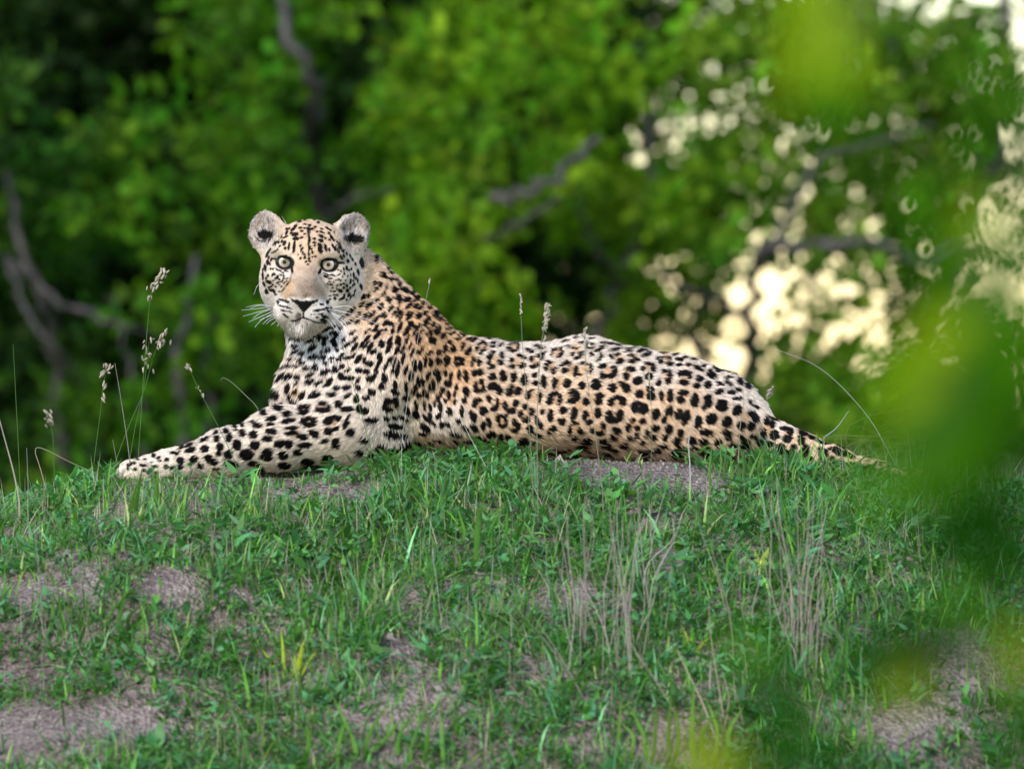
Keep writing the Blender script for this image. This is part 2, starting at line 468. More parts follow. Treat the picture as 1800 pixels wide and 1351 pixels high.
for s in (-1, 1):
    hell(-42 if s < 0 else 49, 2, -36, (35, 52, 50), 0.035)      # cheek
    hell(-51 if s < 0 else 62, -30, -28, (30, 42, 44), 0.03)      # cheek ruff
    hell(s * 38, 46, 26, (25, 20, 10), 0.018)       # brow
    hell(s * 44, 50, -20, (24, 18, 13), 0.02)       # cheek bone
    hell(s * 22, 84, -81, (26, 28, 23), 0.014)      # whisker pad
hcone((0, 46, 20), (0, 92, -38), 27, 24, 0.025)     # bridge of the nose
hcone((0, 60, -45), (0, 92, -55), 34, 25, 0.02)
hell(0, 108, -58, (21, 12, 13), 0.01)               # nose
hell(0, 74, -104, (23, 24, 18), 0.014)              # chin
hell(2, 36, -84, (42, 54, 29), 0.03)                # jaw
hell(0, 101, -94, (3.5, 10, 13), 0.006, sub=True)   # cleft of the lip
for s in (-1, 1):
    hell(s * 12, 119, -56, (4, 5, 3), 0.004, sub=True)                            # nostril
EYES = []
for s in (-1, 1):
    hell(s * 39.5, 66, 3.0, (15.5, 22, 8.3), 0.005, sub=True, M=rotm('Y', 10 * s))
    EYES.append(H(s * 38.5, 44, 6))
    # ear: a rounded cup that opens forward and outward
    E = rotm('Z', -s * 24) @ rotm('Y', s * 22)
    hell(s * 75 - 8, -32, 65 - 5 * (s < 0), (29.5, 15, 34), 0.014, M=E)
    hell(s * 63 - 5, -32, 42, (26, 20, 28), 0.03, M=E)
    off = E @ np.array([0, 15, 2.0])
    hell(s * 75 - 8 + off[0], -32 + off[1], 66 - 5 * (s < 0) + off[2], (21.5, 15, 27), 0.010, sub=True, M=E)

# surface nets
S = F < 0
def surface_nets():
    nxc, nyc, nzc = SH[0] - 1, SH[1] - 1, SH[2] - 1
    cnt = np.zeros((nxc, nyc, nzc), np.uint8)
    for dx in (0, 1):
        for dy in (0, 1):
            for dz in (0, 1): cnt += S[dx:dx + nxc, dy:dy + nyc, dz:dz + nzc]
    cells = np.argwhere((cnt > 0) & (cnt < 8))
    idx = np.full((nxc, nyc, nzc), -1, np.int32); idx[tuple(cells.T)] = np.arange(len(cells))
    corners = [(a, b, c) for a in (0, 1) for b in (0, 1) for c in (0, 1)]
    val = {c: F[cells[:, 0] + c[0], cells[:, 1] + c[1], cells[:, 2] + c[2]] for c in corners}
    acc = np.zeros((len(cells), 3)); n = np.zeros(len(cells))
    for c in corners:
        for ax in range(3):
            if c[ax] == 0:
                d = list(c); d[ax] = 1; d = tuple(d)
                va, vb = val[c], val[d]; m = (va < 0) != (vb < 0)
                t = np.where(m, va / (va - vb + 1e-12), 0)
                p = np.tile(np.array(c, float), (len(cells), 1)); p[:, ax] = t
                acc[m] += p[m]; n[m] += 1
    V = LO + VOX * (cells + acc / n[:, None])
    faces = []
    for ax in range(3):
        sl0 = [slice(None)] * 3; sl1 = [slice(None)] * 3
        sl0[ax] = slice(0, -1); sl1[ax] = slice(1, None)
        e = S[tuple(sl0)] != S[tuple(sl1)]
        pos = np.argwhere(e)
        o = [k for k in range(3) if k != ax]
        ok = (pos[:, o[0]] > 0) & (pos[:, o[1]] > 0) & (pos[:, o[0]] < SH[o[0]] - 1) & (pos[:, o[1]] < SH[o[1]] - 1)
        pos = pos[ok]
        inside = S[tuple(pos.T)]
        q = []
        for da, db in ((0, 0), (-1, 0), (-1, -1), (0, -1)):
            w = pos.copy(); w[:, o[0]] += da; w[:, o[1]] += db
            q.append(idx[tuple(w.T)])
        q = np.stack(q, -1)
        flip = inside ^ (ax == 1)
        q[~flip] = q[~flip][:, ::-1]
        faces.append(q)
    return V, np.concatenate(faces)
BV, BF = surface_nets()
# a pass of smoothing takes the grid steps out
ed = np.concatenate([BF[:, [0, 1]], BF[:, [1, 2]], BF[:, [2, 3]], BF[:, [3, 0]]])
deg = np.bincount(ed.ravel(), minlength=len(BV)).astype(float)
for it in range(2):
    a = np.zeros_like(BV)
    for k in range(3):
        a[:, k] = np.bincount(ed[:, 0], BV[ed[:, 1], k], len(BV)) + np.bincount(ed[:, 1], BV[ed[:, 0], k], len(BV))
    BV = BV * 0.5 + 0.5 * a / deg[:, None]
fn = np.cross(BV[BF[:, 2]] - BV[BF[:, 0]], BV[BF[:, 3]] - BV[BF[:, 1]])
farea = 0.5 * np.linalg.norm(fn, axis=1)
BN = np.zeros_like(BV)
for k in range(4):
    for j in range(3): BN[:, j] += np.bincount(BF[:, k], fn[:, j], len(BV))
BN /= np.linalg.norm(BN, axis=1)[:, None] + 1e-12
print('leopard', len(BV), 'verts', round(time.time() - T0, 1), 's')

# ---- coat
TAN = np.array([0.71, 0.490, 0.330]); ORANGE = np.array([0.69, 0.405, 0.215]); CREAM = np.array([0.78, 0.640, 0.530]); WHITE = np.array([0.82, 0.79, 0.80])
BLACK = np.array([0.005, 0.004, 0.004]); CORE = np.array([0.56, 0.315, 0.150])
BASE = [  # photo column, row, coat colour; sky light on back and rump laid in as cream
    (560, 600, WHITE), (500, 660, CREAM * 1.05), (520, 720, CREAM), (600, 690, CREAM * 0.97), (560, 780, CREAM), (430, 790, CREAM * 1.02), (300, 810, CREAM), (235, 825, CREAM),
    (652, 790, CREAM), (640, 755, CREAM), (680, 740, CREAM), (660, 560, TAN * 1.08), (690, 490, TAN), (650, 640, CREAM * 0.8 + TAN * 0.25), (740, 560, ORANGE * 1.05), (780, 620, ORANGE), (760, 680, TAN), (800, 650, ORANGE), (780, 740, CREAM * 0.9),
    (880, 680, TAN), (1000, 690, TAN), (950, 620, CREAM), (1050, 610, CREAM), (1150, 640, CREAM), (880, 610, CREAM * 0.95), (1100, 700, TAN), (1200, 720, TAN), (1250, 760, TAN), (900, 760, TAN * 0.95), (1050, 770, TAN * 0.95),
    (1280, 660, CREAM * 1.05), (1340, 700, CREAM * 1.1), (1330, 770, TAN), (1400, 775, TAN), (1500, 805, TAN), (1380, 750, CREAM)]
SPOT = [  # column, row, spacing mm, solid radius mm, share of rosettes, stretch, lean in degrees
    (660, 510, 22, 6.6, 0.1, 1.35, 60), (700, 560, 23, 7.0, 0.25, 1.4, 55), (560, 620, 21, 6.2, 0.0, 1.7, 28), (620, 600, 22, 6.6, 0.0, 1.9, 42), (520, 660, 23, 7.0, 0.1, 1.5, 28), (580, 680, 25, 7.6, 0.15, 1.5, 22),
    (570, 730, 36, 10.5, 0.55, 1.2, 12), (640, 700, 27, 8.5, 0.1, 1.4, 40), (500, 740, 31, 9.5, 0.3, 1.3, 15), (690, 640, 22, 6.6, 0.05, 2.2, 62), (740, 680, 23, 7.2, 0.15, 1.9, 76), (760, 600, 24, 7.5, 0.35, 1.4, 50), (790, 640, 28, 8.5, 0.65, 1.2, 70), (700, 740, 30, 10, 0.1, 1.2, 110), (790, 740, 25, 8.0, 0.35, 1.5, 110),
    (870, 620, 29, 7.5, 0.7, 1.3, 10), (880, 690, 36, 10.5, 0.80, 1.05, 80), (880, 760, 29, 9.0, 0.5, 1.1, 80), (980, 700, 37, 10.5, 0.8, 1.0, 0), (980, 610, 25, 6.0, 0.5, 1.6, 5), (980, 650, 34, 9, 0.85, 1.1, 0), (980, 765, 31, 9.5, 0.6, 1.0, 0), (1080, 660, 36, 9.5, 0.85, 1.0, 0), (1080, 730, 36, 11, 0.75, 1.0, 0), (1100, 620, 24, 6, 0.4, 1.6, -10),
    (1180, 700, 33, 11.5, 0.35, 1.15, 85), (1200, 640, 25, 7, 0.35, 1.3, -20), (1240, 730, 31, 11.5, 0.1, 1.2, 85), (1220, 775, 29, 10.5, 0.05, 1.1, 0), (1290, 680, 23, 6.5, 0.1, 1.4, -35), (1310, 740, 27, 9.5, 0.05, 1.2, 60), (1380, 775, 28, 10.5, 0.3, 1.2, -30), (1480, 800, 26, 9, 0.1, 1.2, -20), (1650, 850, 26, 9, 0.1, 1.2, 0),
    (470, 780, 29, 10.0, 0.1, 1.25, 15), (400, 795, 26, 9.0, 0.05, 1.2, 20), (330, 812, 22, 7.0, 0, 1.3, 25), (280, 815, 15, 4.2, 0, 1.4, 20), (235, 822, 12, 3.0, 0, 1.3, 30)]

def idw(tab, px, py, nval, p=4):
    A = np.array([[t[0], t[1]] for t in tab], float); Vv = np.array([np.ravel(t[2:]) if not isinstance(t[2], np.ndarray) else t[2] for t in tab], float)
    w = 1 / (((px[:, None] - A[None, :, 0]) ** 2 + (py[:, None] - A[None, :, 1]) ** 2 + 60) ** (p / 2))
    return (w @ Vv) / w.sum(1)[:, None]

# spot centres spread over the skin
cand_f = RNG.choice(len(BF), 60000, p=farea / farea.sum())
cp = BV[BF[cand_f]].mean(1); cn = fn[cand_f] / (np.linalg.norm(fn[cand_f], axis=1)[:, None] + 1e-12)
cx, cy = proj(cp)
headmask_c = (((cp - HO) @ AXH)[:, 2] > -0.118) & (np.linalg.norm(((cp - HO) @ AXH - np.array([0, 0, -0.01])) / np.array([0.118, 0.13, 0.14]), axis=1) < 1)
par = idw(SPOT, cx, cy, 5)
keep_p, keep_r, keep_i = np.zeros((4000, 3)), np.zeros(4000), []
n = 0
for i in range(len(cp)):
    if headmask_c[i] and cp[i, 1] < 0.02: continue
    if cn[i, 1] < -0.05 and cx[i] < 1402 and (cy[i] < (772 if cx[i] < 880 else 784) or cx[i] < 700): continue
    r = par[i, 0] / 1000.0 * 0.74
    if n:
        d = np.linalg.norm(keep_p[:n] - cp[i], axis=1)
        if (d < 0.5 * (r + keep_r[:n])).any(): continue
    keep_p[n] = cp[i]; keep_r[n] = r; keep_i.append(i); n += 1
    if n >= 4000: break
print('spots', n, round(time.time() - T0, 1), 's')

Z0x, Z0y, ZS = 400, 340, 4.827      # scale of the face drawing below
FACE = """610 238 15 8 -10;655 225 11 6 0;735 222 11 6 0;770 245 10 8 0;822 228 15 7 0;880 258 16 7 30;575 278 16 9 -20;618 292 15 9 -15;655 295 12 7 0;655 262 10 6 0;700 270 9 9 0;745 285 11 8 0;800 300 12 7 20;845 295 14 8 30;
500 335 9 20 25;555 305 20 10 -30;572 347 22 14 -15;630 320 13 7 0;655 345 9 7 0;715 300 14 10 0;760 325 10 7 20;800 330 20 7 25;795 362 20 13 25;880 370 9 20 -30;860 340 8 14 -30;455 372 12 8 -45;490 370 22 7 -25;580 385 20 13 -5;630 375 10 7 0;735 385 14 10 0;790 400 19 13 20;865 395 12 8 40;830 380 8 10 0;
412 428 24 10 -35;482 425 12 20 30;520 450 9 30 8;565 455 11 42 6;490 465 9 12 0;620 445 9 13 0;735 420 12 10 0;740 445 10 9 0;785 465 16 40 -8;832 465 10 30 -12;862 480 9 14 0;905 460 9 32 -30;950 455 14 20 -30;940 490 8 16 -30;975 490 8 16 -30;
625 480 8 16 0;640 505 7 14 -10;700 460 7 16 0;712 476 7 12 0;720 500 7 14 0;690 520 8 12 0;620 550 7 10 0;655 545 8 10 0;690 555 9 10 0;745 535 10 8 0;665 580 9 9 0;700 578 9 8 0;640 465 7 10 0;680 600 7 7 0;600 520 5 8 0;655 520 6 8 0;720 540 6 8 0;
690 330 10 60 0;692 400 9 40 5;690 460 6 40 0;676 300 6 18 0;
340 512 10 26 25;405 490 26 7 -30;372 560 8 16 20;320 632 11 24 -5;340 585 10 22 5;300 700 8 28 -6;310 770 9 18 -20;333 832 12 20 -15;393 685 13 11 0;424 710 9 13 20;345 698 7 10 0;352 753 20 12 15;376 822 22 12 5;440 655 30 6 25;460 745 14 6 -25;412 790 7 5 0;440 832 8 5 0;475 700 8 10 0;505 722 10 6 -20;390 740 6 6 0;455 790 10 5 -30;480 760 10 5 -40;470 820 14 5 -40;510 770 16 4 -45;365 640 6 8 0;385 640 8 6 20;420 760 7 6 0;
965 545 9 18 -30;1020 575 11 15 -10;1010 632 9 18 -10;985 640 6 16 -10;1070 692 8 24 -8;1085 600 7 14 -10;1045 745 8 22 15;1010 780 8 12 0;985 765 9 8 30;960 772 9 8 0;930 780 7 11 20;905 830 14 7 -10;955 826 15 13 0;1016 825 12 15 15;1030 862 12 17 20;966 892 22 9 -20;912 890 10 14 0;1045 882 5 28 35;880 772 14 8 35;830 705 15 8 25;870 722 14 7 20;905 700 18 5 15;940 690 14 5 -20;862 745 9 5 20;1140 590 15 40 -12;1108 668 8 24 -12;1132 792 9 24 -14;1185 822 14 16 0;1020 700 5 10 0;975 705 6 8 0;1000 735 5 8 0;1190 550 6 24 -5;1170 490 9 14 0;920 740 8 5 20;1105 740 6 20 0;480 640 14 5 20;500 660 14 5 10;470 675 9 5 20;450 690 9 6 20;440 730 9 6 0;475 720 9 6 -10;500 745 9 5 -30;430 755 8 6 0;405 720 7 8 0;440 775 8 5 0;385 775 8 6 0;400 840 8 7 0;410 860 9 6 0;350 800 7 8 0;330 720 6 9 0;380 700 6 7 0;820 680 12 5 20;850 690 12 5 15;885 690 12 5 0;850 770 10 5 40;900 750 9 6 20;940 730 9 6 0;960 740 8 7 0;890 800 10 6 20;930 810 8 8 0;985 800 8 9 0;1040 800 7 10 0;1065 740 6 10 0;990 680 6 12 0;1045 690 6 12 0;1030 650 7 10 0;960 660 6 8 0;940 650 10 5 20;870 900 10 6 0;900 860 9 7 0;985 880 8 10 20;1010 900 8 8 0;1070 860 7 12 20;1080 830 6 18 20;1060 560 7 16 -20;
428 920 9 13 -20;470 905 30 8 12;505 920 16 9 10;450 950 18 6 10;490 962 26 6 8;530 976 22 5 6;470 990 14 7 10;515 1000 24 6 10;480 1025 16 8 20;500 1045 18 7 15;540 1010 10 5 0;
800 940 14 8 0;852 920 12 14 0;790 986 46 8 -8;760 1000 8 6 0;735 1028 6 6 0;790 1022 26 5 -5;828 1045 26 10 15;862 1000 22 7 20;710 1024 5 5 0;812 1075 24 14 10;880 970 10 6 20;760 1050 12 5 0;840 970 16 6 10;
680 1108 6 4 0;640 1120 5 4 0;610 1100 5 4 0;
520 300 14 8 -30;540 335 12 8 -30;460 410 8 14 30;440 450 16 7 -30;500 300 10 7 -30;870 310 12 7 35;910 330 7 12 -30;900 400 7 14 -30;930 420 7 14 -30;350 545 7 14 20;360 480 8 14 30;985 530 7 14 -20;1010 510 8 14 -25;1040 530 7 14 -20;1050 640 7 14 0;1060 780 7 12 10;300 650 6 14 0;360 600 6 10 0;370 790 7 7 0;1090 720 6 14 0;930 860 9 7 0;990 860 8 8 0;880 830 8 7 0;870 870 9 6 0;1075 770 7 12 0"""
FS = np.array([[float(t) for t in e.split()] for e in FACE.replace('\n', '').split(';') if e.strip()])

# markings on the near side: per sheet of the coat, centre, half axes and lean of each dark blotch
SPOTS = {
    '780 580 6.141': '85 35 35 14 -25;140 85 25 14 -40;215 60 22 22 0;175 45 35 10 -15;175 95 40 10 -25;50 130 32 20 0;95 205 35 45 -20;10 200 25 40 0;195 185 22 50 15;262 228 55 24 -62;265 100 35 14 -30;320 110 40 16 -30;350 35 40 10 -20;300 20 25 8 0;420 75 28 10 0;490 97 32 7 0;360 190 55 16 -70;400 140 45 14 -20;445 150 18 22 0;420 225 50 16 -50;530 145 35 12 0;525 178 28 14 -15;600 170 35 18 -35;600 105 40 8 5;700 120 50 8 0;700 205 35 22 20;740 225 60 14 0;795 180 14 40 0;720 155 50 8 -15;490 310 24 70 10;530 245 35 16 -10;510 400 38 28 -20;620 275 24 45 -5;605 355 36 28 10;725 330 22 30 20;735 395 38 24 -5;835 290 50 22 25;845 385 42 30 -10;940 315 22 28 0;960 395 40 24 -10;1010 375 22 24 0;1040 270 55 20 -20;1050 300 22 28 -30;905 215 35 16 20;940 235 35 14 0;1050 200 38 14 -5;1000 175 35 8 0;1160 240 14 40 0;1190 215 40 12 -20;1260 215 22 22 0;1260 270 50 22 -35;1100 395 22 55 5;1130 350 40 20 -10;1180 450 28 38 0;1190 420 30 12 0;30 330 40 60 0;150 310 42 25 0;120 340 18 40 0;165 370 48 25 0;200 335 22 35 0;310 335 24 55 8;375 345 25 45 0;160 490 20 50 0;235 500 28 70 -5;75 500 20 55 5;45 580 45 40 0;15 465 20 35 0;330 465 40 35 5;390 455 35 42 0;520 505 45 35 0;635 500 42 62 -8;755 510 35 55 8;865 535 38 68 8;980 490 35 28 0;990 575 35 28 0;1075 555 30 75 -5;1195 580 32 65 5;340 605 25 45 0;400 560 30 30 0;370 655 55 25 0;430 630 22 40 0;525 610 55 45 -10;590 650 35 55 -10;710 655 38 70 15;800 660 42 45 0;905 715 28 45 0;930 660 35 16 -20;1035 725 22 70 0;1145 740 35 75 20;1200 690 45 25 0;240 665 30 55 -10;220 755 28 40 0;130 650 18 75 10;50 705 20 55 -10;20 760 22 25 0;335 790 28 50 15;370 755 48 22 10;425 875 48 45 0;490 745 25 48 -15;575 790 22 60 0;540 850 45 30 -10;660 820 28 50 10;775 795 38 42 0;730 875 45 32 -10;875 830 30 38 0;945 885 34 45 0;830 905 28 45 0;885 965 45 35 0;1060 885 30 30 0;1150 930 30 68 0;585 950 28 50 -20;650 930 40 25 0;665 1000 24 50 0;620 1030 38 22 10;760 990 30 40 -10;800 1040 28 45 -10;760 1085 42 28 10;930 1075 46 52 0;1000 970 22 45 -10;1045 1030 28 30 0;1180 1060 35 35 0;1130 1100 16 40 0;60 880 32 50 -25;195 880 26 70 -5;115 780 16 30 0;320 940 35 55 -20;290 890 18 25 0;155 980 30 30 20;40 1020 45 22 40;230 1060 60 25 40;330 1060 60 30 35;425 1030 25 45 10;490 1000 25 50 -20;470 960 25 14 0;515 1130 55 40 10;620 1160 35 60 -20;690 1150 24 55 -30;860 1210 60 50 0;1020 1140 45 30 10;985 1210 28 28 0;130 1130 70 22 20;900 1300 50 40 0;760 1250 40 25 0;400 1180 60 30 20',
    '980 580 6.141': '70 125 50 12 -12;190 92 35 8 -10;265 140 45 14 0;365 150 28 12 0;340 195 45 12 -8;170 200 55 10 -5;110 175 35 6 0;350 95 30 8 0;470 145 28 10 0;480 180 35 10 -8;440 215 45 18 -15;550 150 50 8 5;620 205 55 12 -8;600 225 45 10 0;755 230 45 14 -5;640 160 45 8 10;780 200 60 6 0;880 235 28 20 -10;930 225 55 12 5;990 245 25 14 20;940 275 42 18 -10;1050 210 60 6 0;1130 245 38 10 5;155 265 25 18 0;250 250 40 12 -20;220 295 65 16 -28;360 270 16 28 20;440 315 42 16 -30;465 275 18 25 0;575 290 22 32 0;640 265 40 14 -8;665 340 45 32 -15;790 275 38 14 -10;790 340 38 28 0;850 320 36 16 10;1080 310 18 24 0;1120 300 50 10 5;1190 310 32 18 10;1105 350 25 22 0;1200 372 32 20 0;60 375 45 18 -20;110 360 24 40 -30;75 440 35 32 0;195 450 28 55 8;235 480 40 14 10;280 362 62 16 10;355 420 22 62 0;485 395 50 28 -30;610 440 30 50 0;545 505 85 26 -8;480 490 28 22 30;590 410 22 22 0;780 430 60 24 10;740 500 32 42 -15;865 550 55 45 -10;910 420 22 28 0;1025 415 26 48 -5;970 370 35 22 15;985 505 50 35 0;1140 450 25 22 0;1200 480 28 45 0;1190 550 38 35 0;1090 570 34 36 0;100 575 45 55 15;265 600 40 42 15;415 590 60 60 0;590 625 45 52 0;690 580 45 20 20;740 630 45 48 0;885 690 45 45 0;1000 640 42 35 10;1010 715 45 45 0;1120 710 26 52 -5;1215 710 35 70 0;165 680 55 40 10;215 720 35 50 0;150 765 52 30 -10;310 775 38 48 0;440 770 45 40 0;455 710 45 32 0;575 780 38 42 0;620 735 75 30 -15;700 770 45 55 -10;830 840 42 60 -20;930 850 55 60 0;870 790 50 22 10;1065 905 45 68 15;1210 860 32 55 10;1150 965 30 38 0;1175 900 18 40 0;560 900 40 40 0;670 900 42 45 0;610 970 90 35 0;540 950 30 30 0;60 870 42 40 0;175 900 38 70 5;50 985 45 40 0;300 920 34 55 15;435 900 38 55 0;340 1000 42 28 -15;130 1070 24 60 10;190 1000 45 22 -10;240 1090 32 40 0;190 1170 35 32 0;375 1085 30 32 0;490 1030 32 45 0;455 1115 48 30 0;640 1080 50 40 15;590 1150 28 38 -10;620 1175 40 25 10;810 970 38 28 0;765 1045 32 48 0;920 985 35 40 0;860 1060 38 32 0;850 1140 28 35 0;1060 1060 45 45 0;1205 1070 45 48 0;960 1120 25 45 0;780 1170 35 30 0;920 1210 30 30 0;1040 1160 35 35 0;1160 1160 40 35 0;330 1200 45 50 -20;280 1210 22 28 0;260 1270 70 20 0;500 1200 45 30 0;530 1260 60 40 0;720 1250 50 35 0;1130 1270 60 50 0;20 750 25 60 10',
    '1180 600 6.141': '30 145 30 12 0;90 200 42 18 12;145 178 22 10 0;75 255 38 14 5;180 255 35 16 -10;270 280 45 22 15;320 310 24 14 20;345 265 25 12 10;220 190 45 10 15;130 345 75 28 0;185 380 22 30 0;125 445 65 28 0;75 350 18 30 0;290 405 45 35 5;270 480 42 25 0;380 470 38 42 0;430 365 52 40 10;410 320 25 22 0;500 315 40 20 15;510 460 45 26 15;505 545 48 32 0;610 390 40 14 5;590 430 20 30 0;620 460 35 18 20;640 550 42 25 0;705 615 55 22 -5;730 430 28 50 -35;820 475 30 45 -20;720 520 40 14 20;650 340 55 14 12;460 290 40 10 15;550 310 60 8 15;130 555 62 32 0;100 630 48 38 0;250 635 48 78 5;390 610 48 32 0;395 660 42 60 0;350 710 25 35 0;540 695 68 65 0;705 745 55 58 0;870 780 50 35 25;905 830 38 45 0;840 665 40 16 20;910 705 48 14 25;850 640 30 8 10;75 790 38 65 15;155 825 45 85 15;290 870 42 75 10;435 835 60 65 0;600 865 58 62 0;750 910 52 50 0;855 915 45 52 0;380 985 78 38 0;100 985 35 42 -10;600 985 68 32 10;610 1045 42 28 0;0 750 20 60 0;60 1075 52 42 0;220 1065 58 45 0;340 1080 52 36 0;500 1085 48 42 0;745 1035 32 32 0;800 1080 50 35 15;880 1025 48 28 15;940 1080 50 40 10;90 1165 55 50 0;240 1165 50 45 0;370 1170 55 45 0;530 1200 60 55 0;660 1120 60 35 0;760 1150 80 50 0;1060 1110 45 35 0;1025 865 36 45 0;1090 895 32 42 0;990 985 40 50 0;1110 1010 55 55 0;1230 940 60 22 10;1280 980 38 45 0;1250 1050 55 45 0;1320 1140 40 38 0;1180 1130 50 30 0;1090 830 70 12 25',
    '640 430 6.141': '115 130 18 18 0;115 175 18 26 0;190 160 22 18 30;250 250 22 18 0;195 325 26 42 0;230 358 14 16 0;290 300 30 14 10;285 365 24 22 0;340 380 20 18 0;330 285 20 8 0;380 335 22 14 20;410 365 16 14 0;375 425 18 24 0;460 400 28 14 -10;535 445 28 12 25;110 420 24 24 0;165 435 18 32 15;130 475 28 20 0;100 503 14 9 0;235 450 14 26 10;205 515 55 14 -60;140 600 40 10 -60;310 480 26 32 0;345 495 28 28 0;420 475 38 22 -10;450 500 22 28 0;515 505 32 32 0;565 570 50 30 -55;635 535 20 35 -30;250 585 24 30 0;285 605 45 12 -55;365 575 34 32 0;375 615 24 38 0;455 595 42 30 -20;480 660 55 20 -50;550 665 35 20 -45;600 680 40 18 -45;625 635 20 30 0;710 630 40 16 20;695 675 25 20 0;760 750 38 42 0;815 690 18 25 -30;750 640 20 18 0;290 690 38 24 -45;180 670 22 42 10;345 720 75 14 -52;380 745 55 22 -52;390 800 55 12 -55;490 770 62 22 -48;475 740 32 12 -45;585 775 34 36 0;645 740 30 28 0;670 830 60 28 -65;740 855 22 35 15;25 660 38 16 -65;80 640 38 16 -65;70 770 55 16 -55;15 780 45 16 -55;200 755 38 25 -45;110 810 80 14 -40;235 775 35 12 -50;235 845 45 20 -45;290 855 32 24 -30;130 900 50 24 -60;230 920 35 12 -45;385 895 60 18 -70;460 930 60 24 -65;500 855 32 28 -30;545 885 28 20 0;590 880 40 18 -40;545 950 45 14 -60;35 935 55 16 -45;150 970 65 20 -52;40 1010 45 18 -50;310 930 50 16 -75;280 1030 55 20 -60;365 1030 32 50 0;460 1030 55 14 -65;600 950 50 12 -35;570 1000 18 45 15;590 1040 45 20 -55;690 950 45 16 -50;725 965 14 28 0;690 900 25 10 0;780 900 45 12 -40;800 930 45 16 -60;770 950 18 30 0;820 790 40 14 -25;850 815 22 12 0;810 820 14 10 0;880 855 25 12 0;910 900 40 14 -15;930 850 45 10 -15;840 1000 40 22 -25;855 960 40 12 -20;710 1030 16 40 -10;740 1035 38 32 0',
    '640 600 6.141': '20 45 60 14 -50;70 65 65 20 -62;190 30 32 45 0;105 110 45 24 -40;265 75 65 22 -62;355 100 65 18 -65;415 90 45 14 -55;495 55 50 14 -65;520 120 60 14 -70;590 115 28 20 0;620 90 55 14 -60;170 160 28 45 10;65 240 40 36 0;10 215 18 45 0;150 260 100 16 -62;255 230 70 14 -65;290 210 50 10 -75;225 280 40 14 -60;320 270 90 14 -75;360 300 90 20 -80;420 190 60 18 -80;450 300 55 22 -65;545 260 24 70 -5;605 270 22 60 -8;655 210 16 70 5;720 115 28 20 0;690 140 24 18 0;710 225 24 50 0;805 118 32 30 0;800 210 36 40 0;25 325 40 30 0;100 390 75 24 -55;50 410 28 35 0;220 395 35 50 -10;190 485 38 40 0;85 545 42 42 0;20 610 40 26 0;335 470 22 50 -10;330 545 50 28 20;455 500 18 60 -5;450 605 42 35 20;500 375 28 50 15;590 430 20 50 -10;630 430 18 55 -5;675 380 18 45 5;710 350 14 22 0;745 470 22 65 -5;700 490 14 35 0;780 340 38 45 -20;800 400 26 45 0;640 560 14 40 0;675 570 18 45 -5;530 530 22 28 0;560 500 16 50 -20;590 580 28 22 0;845 520 30 38 0;830 560 16 40 0;270 640 50 38 0;345 660 28 55 -5;250 730 60 30 10;220 690 20 40 0;460 740 30 55 -20;560 790 35 55 -30;560 690 18 60 -10;650 690 14 50 -5;715 715 22 45 -15;760 660 14 40 0;795 615 22 35 -20;825 710 24 55 -10;240 830 30 25 20;330 825 35 25 20;420 830 75 22 25;340 920 90 35 5;80 850 80 28 0;15 750 35 40 0;680 840 70 18 50;740 880 50 18 40;710 800 25 35 -20;805 810 28 35 0;660 930 70 35 35;300 1010 90 40 10;640 1000 50 30 0;420 1020 60 30 0;840 900 30 40 0',
